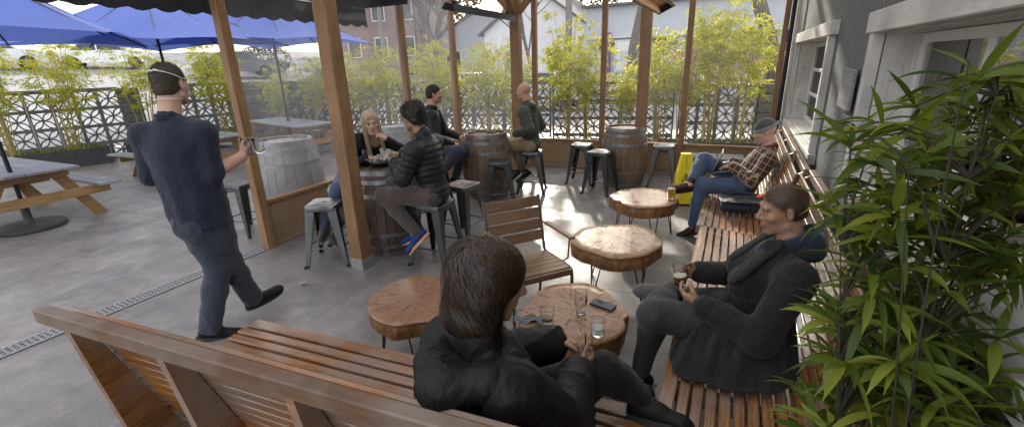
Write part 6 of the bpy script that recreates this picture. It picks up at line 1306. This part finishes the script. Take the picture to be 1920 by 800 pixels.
S.ell(T(0, -.022, .040), (.086, .102, .092), R); S.cap(T(0, -.045, -.03), T(.0, -.06, -.22), .082, .07, flat=(*R[:, 1], 1.3)); S.cap(T(.074, .0, .02), T(.075, .045, -.33), .022, .020); S.cap(T(-.074, .0, .02), T(-.078, .035, -.30), .022, .020); S.sub(T(0, .085, -.03), (.060, .070, .098), R, .012)
flow_hair(t, S, M['hair_blond'], H, lambda r, n: T(0, -.02, .125)+(r.normal(size=(n, 3))*np.array([.028, .045, .01]))@R.T, 38, .011, 2600, .0016, 3, jit=.10)
tube_thing(t, 'scarf', [J['neck']+v3(.05*math.cos(a), .05*math.sin(a), .02) for a in np.linspace(0, 6.28, 16)], .013, M['inner_white'], 8)

# ---- man in the dark jacket seen from behind ----------------------------------
J = dict(head=(-3.68,5.2,1.50), neck=(-3.72,5.16,1.30), pelvis=(-3.75,5.12,.72), lsh=(-3.78,5.34,1.24), rsh=(-3.62,5.00,1.24), lel=(-3.72,5.42,.97), rel=(-3.56,4.95,.96), lwr=(-3.5,5.45,.90), rwr=(-3.40,5.14,.84), lk=(-3.38,5.36,.74), rk=(-3.25,5.04,.78), lan=(-3.5,5.3,.34), ran=(-3.52,4.93,.45), ltoe=(-3.35,5.4,.28), rtoe=(-3.45,4.86,.38))
t, J, H = person('man in a dark jacket seated beyond the puffer jacket, face turned to the bald man', (-3.72, 5.14, 0), J, M['skin_pink'], ((.85, .52, -.05),), {'l': ((.9, .2, -.1), (0, 0, -1), .4), 'r': ((.8, .5, -.2), (0, 0, -1), .4)}, res=.008, beard=.8)
jacket(t, J, M['leather'], .016, 1.0, 'jacket', .008, None, cloth_warp(.004, 26, 2), .93, neckr=.075); trousers(t, J, M['jeans_dark'], 1.0, .014, .009, cloth_warp(.003, 26, 9), .052); shoe(t, J['lan'], J['ltoe'], M['black_shoe'], M['sole_dark'], res=.008); shoe(t, J['ran'], J['rtoe'], M['black_shoe'], M['sole_dark'], res=.008)
short_hair(t, H, M['hair_brown'], .006, .055, -.060, 3500, .012, .006, seed=5); m = MB(); m.lathe([(.062, 0), (.078, -.01), (.080, .045), (.070, .047)], 26, J['neck']+v3(0, 0, .0), rot=Matrix(J['Rt'].tolist())); m.obj('collar', M['leather'], t, True, 60)

# ---- bald man ------------------------------------------------------------------
J = dict(head=(-2.745,6.05,1.475), neck=(-2.69,6.05,1.28), pelvis=(-2.65,6.09,.715), lk=(-3.04,5.94,.71), rk=(-3.05,6.2,.70), lan=(-2.83,5.86,.34), ran=(-2.75,6.08,.30), ltoe=(-2.92,5.78,.25), rtoe=(-2.88,6.0,.22), lsh=(-2.67,5.86,1.21), rsh=(-2.68,6.24,1.21), lel=(-2.55,5.80,.98), lwr=(-2.76,5.86,.92), rel=(-2.58,6.30,.97), rwr=(-2.78,6.22,.92))
t, J, H = person('bald man in an olive quilted jacket and khaki trousers with hands in his pockets', (-2.66, 6.08, 0), J, M['skin_pink'], ((-.99, -.02, -.03),), {}, res=.008, beard=.5, female=False)
jacket(t, J, M['olive'], .026, 1.03, 'quilted_jacket', .008, (.007, .06, 0), cloth_warp(.003, 30, 3), 1.0, sl_r=1.02, neckr=.08, extra=lambda S: (S.cap(J['lwr'], J['lwr']+v3(-.05, .03, -.02), .055, .05), S.cap(J['neck']+v3(.075, -.05, .0), J['neck']+v3(.075, .06, .0), .050, .050, k=.02), S.cap(J['neck']+v3(.09, 0, -.05), J['neck']+v3(.10, 0, -.02), .06, .05, k=.02)))
trousers(t, J, M['khaki'], 1.0, .016, .009, cloth_warp(.004, 26, 9), .056, short=.9)
for s in 'lr':
    o = shoe(t, J[s+'an'], J[s+'toe'], M['black_shoe'], M['rubber_white'], .28, up=(-.2, 0, .95), res=.008); m = MB(); d = nrm(J[s+'toe']-J[s+'an'])
    for k in range(3): p = J[s+'an']+d*(.03+.03*k)+v3(0, 0, -.035); m.beam(p+v3(0, -.047, -.035), p+v3(.02, -.040, .02), .004, .012)
    m.obj('stripe', M['white_cloth'], o, True)
m = MB(); m.lathe([(.058, 0), (.070, -.02), (.066, .04), (.058, .04)], 26, J['neck']+v3(0, 0, .0), rot=Matrix(J['Rt'].tolist())); m.obj('inner_collar', M['black_cloth'], t, True, 60)

# ---- man with the beanie and the laptop -----------------------------------------
J = dict(head=(.30,5.22,1.12), neck=(.36,5.2,.94), pelvis=(.16,5.15,.575), lsh=(.36,4.99,.88), rsh=(.34,5.40,.88), lel=(.23,4.92,.67), lwr=(.045,5.07,.785), rel=(.19,5.46,.70), rwr=(.04,5.25,.79), rk=(-.24,5.25,.79), ran=(-.33,4.99,.60), rtoe=(-.5,4.90,.58), lk=(-.22,5.02,.57), lan=(-.27,4.98,.12), ltoe=(-.42,4.96,.05))
t, J, H = person('man in a grey beanie and brown plaid shirt typing on a laptop with legs crossed', (.05, 5.12, 0), J, M['skin_fair'], ((-.95, -.10, -.22),), {'l': ((-.95, .15, -.18), (.0, .1, -1), .35), 'r': ((-.95, -.15, -.18), (0, -.1, -1), .35)}, res=.006, beard=.6)
jacket(t, J, M['plaid'], .022, 1.0, 'plaid_overshirt', .007, None, cloth_warp(.004, 26, 2), .93, neckr=.072, extra=lambda S: S.cap(J['pelvis']+v3(.03, -.08, -.03), J['pelvis']+v3(-.10, -.10, -.04), .085, .07, flat=(0, 0, 1, 1.3)))
trousers(t, J, M['jeans'], 1.0, .016, .008, cloth_warp(.004, 28, 9), .056, short=.92); shoe(t, J['lan'], J['ltoe'], M['brown_shoe'], M['sole_dark'], .29); shoe(t, J['ran'], J['rtoe'], M['brown_shoe'], M['sole_dark'], .29, up=(.1, -.35, .9))
c, R = H; T = lambda x, y, z: c+R@v3(x, y, z)
Sk = skull_sdf(H, .016); V, F = Sk.mesh(.005, lambda P: .0012*np.sin(260*np.arctan2((P-c)@R[:, 0], (P-c)@R[:, 1]+.016)), lambda P: -((P-T(0, 0, .050))@nrm(R[:, 2]+.18*R[:, 1]))); bo = np_mesh('beanie', V, F, M['beanie'], t, True, 70)
Sk = skull_sdf(H, .019); V, F = Sk.mesh(.005, lambda P: .0012*np.sin(260*np.arctan2((P-c)@R[:, 0], (P-c)@R[:, 1]+.016)), lambda P: np.maximum(-((P-T(0, 0, .022))@nrm(R[:, 2]+.30*R[:, 1])), (P-T(0, 0, .058))@nrm(R[:, 2]+.24*R[:, 1]))); np_mesh('band', V, F, M['beanie_band'], bo, True, 70)
S = SDF(.02); S.cap(J['neck']+v3(-.02, -.06, .035), J['neck']+v3(.05, -.02, .05), .024, .026); S.cap(J['neck']+v3(.05, -.02, .05), J['neck']+v3(.05, .05, .05), .026); S.cap(J['neck']+v3(.05, .05, .05), J['neck']+v3(-.02, .06, .035), .026, .024); V, F = S.mesh(.006); np_mesh('maroon_collar', V, F, M['maroon'], t, True, 70)

# ---- man in the charcoal coat ------------------------------------------------------
J = dict(head=(.255,2.36,1.165), neck=(.315,2.35,.975), pelvis=(.14,2.33,.575), lsh=(.33,2.15,.915), rsh=(.30,2.54,.92), lel=(.21,2.01,.655), lwr=(-.045,2.13,.71), rel=(.11,2.59,.70), rwr=(-.085,2.40,.755), lk=(-.25,2.07,.635), lan=(-.20,2.41,.635), ltoe=(-.42,2.40,.615), rk=(-.27,2.42,.53), ran=(-.33,2.27,.105), rtoe=(-.48,2.19,.05))
t, J, H = person('man in a long charcoal wool coat holding a beer on the near bench', (.10, 2.32, 0), J, M['skin_tan'], ((-.93, -.20, -.20), (0, 0, 1), 4), {'l': ((-.85, .38, .15), (.35, .75, .55), (.35, .4, .5, .6), 1.2, (.7, .6, .7)), 'r': ((-.80, -.42, .05), (.35, -.85, .1), (.5, .55, .6, .65), 1.2, (.7, .5, .6))}, res=.0048, beard=.35, body_r=1.1, buzz=.052)
def coat(S):
    f = (0, 0, 1, 2.0)
   
    S.cap((.14, 2.48, .58), (.02, 2.56, .53), .12, .10, flat=f)
    S.cap((.26, 2.27, .95), (.12, 2.22, .80), .05, .055); S.cap((.24, 2.46, .95), (.10, 2.40, .82), .05, .05)
jacket(t, J, M['wool'], .020, 1.04, 'wool_coat', .0065, None, lambda P: cloth_warp(.0055, 17, 2, (1, 1, 1))(P)+.0018*nz(P, 60, 31), .93, extra=coat, neckr=.066, sl_r=1.06, k=.04, cut=lambda P: .468-P[:, 2])
NU, NK = 60, 22          # skirt of the coat spread over the slats: a draped sheet with real thickness
wl = np.array([(-.10, 2.20, .60), (-.04, 2.10, .63), (.05, 2.05, .655), (.16, 2.06, .67), (.27, 2.10, .70), (.35, 2.20, .74)]); hl = np.array([(-.155, 2.02, .482), (-.13, 1.87, .478), (.0, 1.835, .478), (.13, 1.84, .478), (.27, 1.88, .478), (.40, 2.02, .482)]); us = np.linspace(0, 1, 6)
def skirt_pt(u, k, o=0.0):
    a = np.array([np.interp(u, us, wl[:, i]) for i in range(3)]); b = np.array([np.interp(u, us, hl[:, i]) for i in range(3)]); p = a+(b-a)*k; p[2] = b[2]+(a[2]-b[2])*(1-k)**1.35+.035*math.sin(math.pi*k)*(1-k)
    f = .013*math.sin(31*u+2.5*k)+.008*math.sin(67*u-3*k+1); p[2] = max(p[2]+f*min(1, 3*k)*(1.15-k)*1.3, .474)+o; p[:2] += (b-a)[:2]*.05*math.sin(23*u+1)*k; return p
vs = [tuple(skirt_pt(i/NU, j/NK, o)) for o in (.007, 0.0) for i in range(NU+1) for j in range(NK+1)]; nn_ = (NU+1)*(NK+1); fs = []
for i in range(NU):
    for j in range(NK): a = i*(NK+1)+j; fs += [[a, a+1, a+NK+2, a+NK+1], [nn_+a+NK+1, nn_+a+NK+2, nn_+a+1, nn_+a]]
for i in range(NU): a = i*(NK+1)+NK; fs += [[a, nn_+a, nn_+a+NK+1, a+NK+1]]; a = i*(NK+1); fs += [[a, a+NK+1, nn_+a+NK+1, nn_+a]]
for j in range(NK): fs += [[j, nn_+j, nn_+j+1, j+1]]; a = NU*(NK+1)+j; fs += [[a, a+1, nn_+a+1, nn_+a]]
np_mesh('coat_skirt', vs, fs, M['wool'], t, True, 60)
# lapels and collar of the coat
m = MB()
def lapel(a, b, c_, d): m.add([a, b, c_, d]+[tuple(np.array(p)+v3(.008, 0, .008)) for p in (a, b, c_, d)], [[0, 1, 2, 3], [7, 6, 5, 4], [0, 4, 5, 1], [1, 5, 6, 2], [2, 6, 7, 3], [3, 7, 4, 0]])
S = SDF(.02); f3 = (-.6, 0, .75, 2.6)
S.cap((.235, 2.255, 1.005), (.105, 2.21, .87), .045, .062, flat=(-.70, -.1, .70, 3.2)); S.cap((.225, 2.46, 1.00), (.095, 2.44, .875), .045, .060, flat=(-.70, .1, .70, 3.2)); S.cap((.235, 2.255, 1.005), (.38, 2.26, 1.0), .045, .045, flat=(0, -.6, .8, 2.0)); S.cap((.38, 2.26, 1.0), (.40, 2.42, 1.0), .045, .045, flat=(.6, 0, .8, 2.0))
V, F = S.mesh(.005, cloth_warp(.0015, 40, 5)); np_mesh('lapel', V, F, M['wool'], t, True, 70)
m = MB(); 
for p in ((.055, 2.16, .80), (-.005, 2.09, .645)): m.lathe([(0, .004), (.010, .004), (.0125, .001), (.0125, -.002), (0, -.002)], 14, p, rot=Matrix.Rotation(R_(-48), 3, 'Y'))
m.obj('button', M['black_metal'], t, True)
S = SDF(.02); nb = J['neck']+v3(0, 0, .028)   # hoodie under the coat with its hood piled behind the neck
S.cap(nb+v3(-.075, -.03, -.035), nb+v3(-.01, -.075, .012), .030, .034); S.cap(nb+v3(-.01, -.075, .012), nb+v3(.07, -.05, .035), .034, .050); S.cap(nb+v3(.07, -.05, .035), nb+v3(.085, .05, .035), .050, .050); S.cap(nb+v3(.085, .05, .035), nb+v3(-.01, .075, .02), .048, .032); S.cap(nb+v3(-.01, .075, .02), nb+v3(-.075, .03, -.03), .032, .028)
S.cap(nb+v3(.08, -.04, -.01), nb+v3(.10, .05, -.01), .055, .055); S.sub(nb+v3(.06, 0, .10), (.045, .05, .05), None, .02); S.ell(nb+v3(-.10, 0, -.09), (.05, .055, .09))
V, F = S.mesh(.006, cloth_warp(.003, 45, 3)); np_mesh('hoodie', V, F, M['hoodie'], t, True, 70)
m = MB(); m.tube([nb+v3(-.085, -.045, -.03), nb+v3(-.125, -.060, -.08), nb+v3(-.150, -.065, -.15)], .0032, 6); m.tube([nb+v3(-.095, -.015, -.045), nb+v3(-.135, -.010, -.09), nb+v3(-.165, -.02, -.16)], .0032, 6); m.obj('drawstring', M['shirt_blue'], t, True)
trousers(t, J, M['grey_trouser'], 1.06, .015, .007, cloth_warp(.0035, 30, 9), .050, short=.93); shoe(t, J['ran'], J['rtoe'], M['black_shoe'], M['rubber_white'], .30, res=.005); shoe(t, J['lan'], J['ltoe'], M['grey_shoe'], M['rubber_white'], .30, up=(.05, -.55, .83), res=.005)
short_hair(t, H, M['hair_brown'], -.002, .050, -.045, 15000, .0075, .004, rough=.0006, seed=9, side=-.012, smin=.028)
o = pint(-.155, 2.275, .735, 'curved tumbler of beer held in both hands by the man in the charcoal coat', .105, .030, .038, 'amber', .42, curvy=True, group=None); o.rotation_euler = (0, R_(-8), 0)

# ---- woman in the black rain jacket -------------------------------------------------
J = dict(head=(-.605,1.065,1.235), neck=(-.635,1.03,1.04), pelvis=(-.68,1.19,.57), lsh=(-.785,1.085,.955), rsh=(-.495,.955,.955), lel=(-.73,1.31,.77), lwr=(-.545,1.475,.775), rel=(-.385,1.11,.735), rwr=(-.425,1.39,.735), rk=(-.36,1.52,.665), ran=(-.20,1.60,.515), rtoe=(-.05,1.60,.525), lk=(-.50,1.60,.545), lan=(-.48,1.62,.11), ltoe=(-.40,1.75,.05))
t, J, H = person('woman with long brown hair in a black rain jacket seen from behind', (-.66, 1.2, 0), J, M['skin_tan'], ((.80, .52, -.22), (0, 0, 1), 0), {'l': ((.85, .15, -.05), (.3, -.75, -.45), (.5, .55, .65, .7)), 'r': ((.35, .88, .20), (-.75, .35, .3), (.55, .65, .7, .75))}, res=.0048, female=True, body_r=1.05)
def rain(S):
    nb = J['neck']; S.cap(J['pelvis']+v3(0, -.02, .0), J['pelvis']+v3(.06, .10, -.02), .16, .13); S.ell(J['pelvis']+v3(-.02, -.03, .12), (.175, .135, .19), J['Rt'])

jacket(t, J, M['black_nylon'], .028, 1.0, 'rain_jacket', .006, None, lambda P: cloth_warp(.0085, 17, 12, (1, 1, .8))(P)+.001*nz(P, 60, 21), .90, extra=rain, neckr=.075, sl_r=1.18, k=.03)
trousers(t, J, M['black_cloth'], .95, .013, .007, cloth_warp(.003, 30, 9), .046, short=.9); shoe(t, J['ran'], J['rtoe'], M['black_shoe'], M['sole_dark'], .265, up=(-.45, .55, .7), res=.005); shoe(t, J['lan'], J['ltoe'], M['black_shoe'], M['sole_dark'], .26, res=.006)
nb = J['neck']; S = SDF(.03); S.cap(nb+v3(-.115, .0, -.04), nb+v3(-.105, -.09, -.055), .045, .062); S.cap(nb+v3(-.105, -.09, -.055), nb+v3(-.02, -.165, -.06), .070, .075); S.cap(nb+v3(-.02, -.165, -.06), nb+v3(.09, -.115, -.04), .075, .055); S.cap(nb+v3(.09, -.115, -.04), nb+v3(.12, -.02, -.03), .055, .035); S.cap(nb+v3(-.10, -.13, -.12), nb+v3(.02, -.17, -.14), .055, .050); S.sub(nb+v3(-.03, -.06, .05), (.11, .095, .06), None, .02)
V, F = S.mesh(.006, cloth_warp(.007, 20, 33, (1, 1, 1))); np_mesh('hood', V, F, M['black_nylon'], t, True, 70)
m = MB(); m.tube([nb+v3(.075, .075, -.02), nb+v3(.13, .11, -.12), nb+v3(.15, .15, -.24)], .003, 6); m.obj('drawstring', M['black_cloth'], t, True)
c, R = H; T = lambda x, y, z: c+R@v3(x, y, z); S = SDF(.03)
S.ell(T(0, -.026, .032), (.096, .112, .092), R); S.cap(T(0, -.055, -.03), T(-.01, -.070, -.11), .096, .080, flat=(*R[:, 1], 1.15)); S.cap(T(.070, -.012, .03), T(.088, .012, -.12), .030, .018); S.cap(T(-.072, -.005, .03), T(-.098, .02, -.12), .032, .020); S.cap(T(-.05, -.04, -.08), T(.05, -.05, -.11), .065, .055); S.cap(T(.078, -.03, -.04), T(.085, -.02, -.12), .03, .02); S.sub(T(.012, .085, -.035), (.066, .082, .10), R, .012)
flow_hair(t, S, M['hair_long'], H, lambda r, n: T(.02, -.02, .13)+(r.normal(size=(n, 3))*np.array([.03, .05, .01]))@R.T, 34, .0095, 12000, .0011, 11, jit=.22, uneven=.5, pull=lambda P, k: np.stack([nz(P, 22, 51, (1, 1, .5)), nz(P, 22, 52, (1, 1, .5)), 0*P[:, 0]], 1)*(.42+.03*k), warp=lambda P: .005*nz(P, 60, 5, (1, 1, .18))+.007*nz(P, 24, 8, (1, 1, .7)), lift=.012, zfree=H[0][2]-.115)
o = pint(-.425, 1.455, .745, 'small tumbler with a black straw held in the hands of the woman', .080, .029, .034, 'water', .35, group=None)
m = MB(); m.tube([(.0, .02, .02), (.01, -.02, .13)], .0028, 8); m.obj('straw', M['ink'], o)
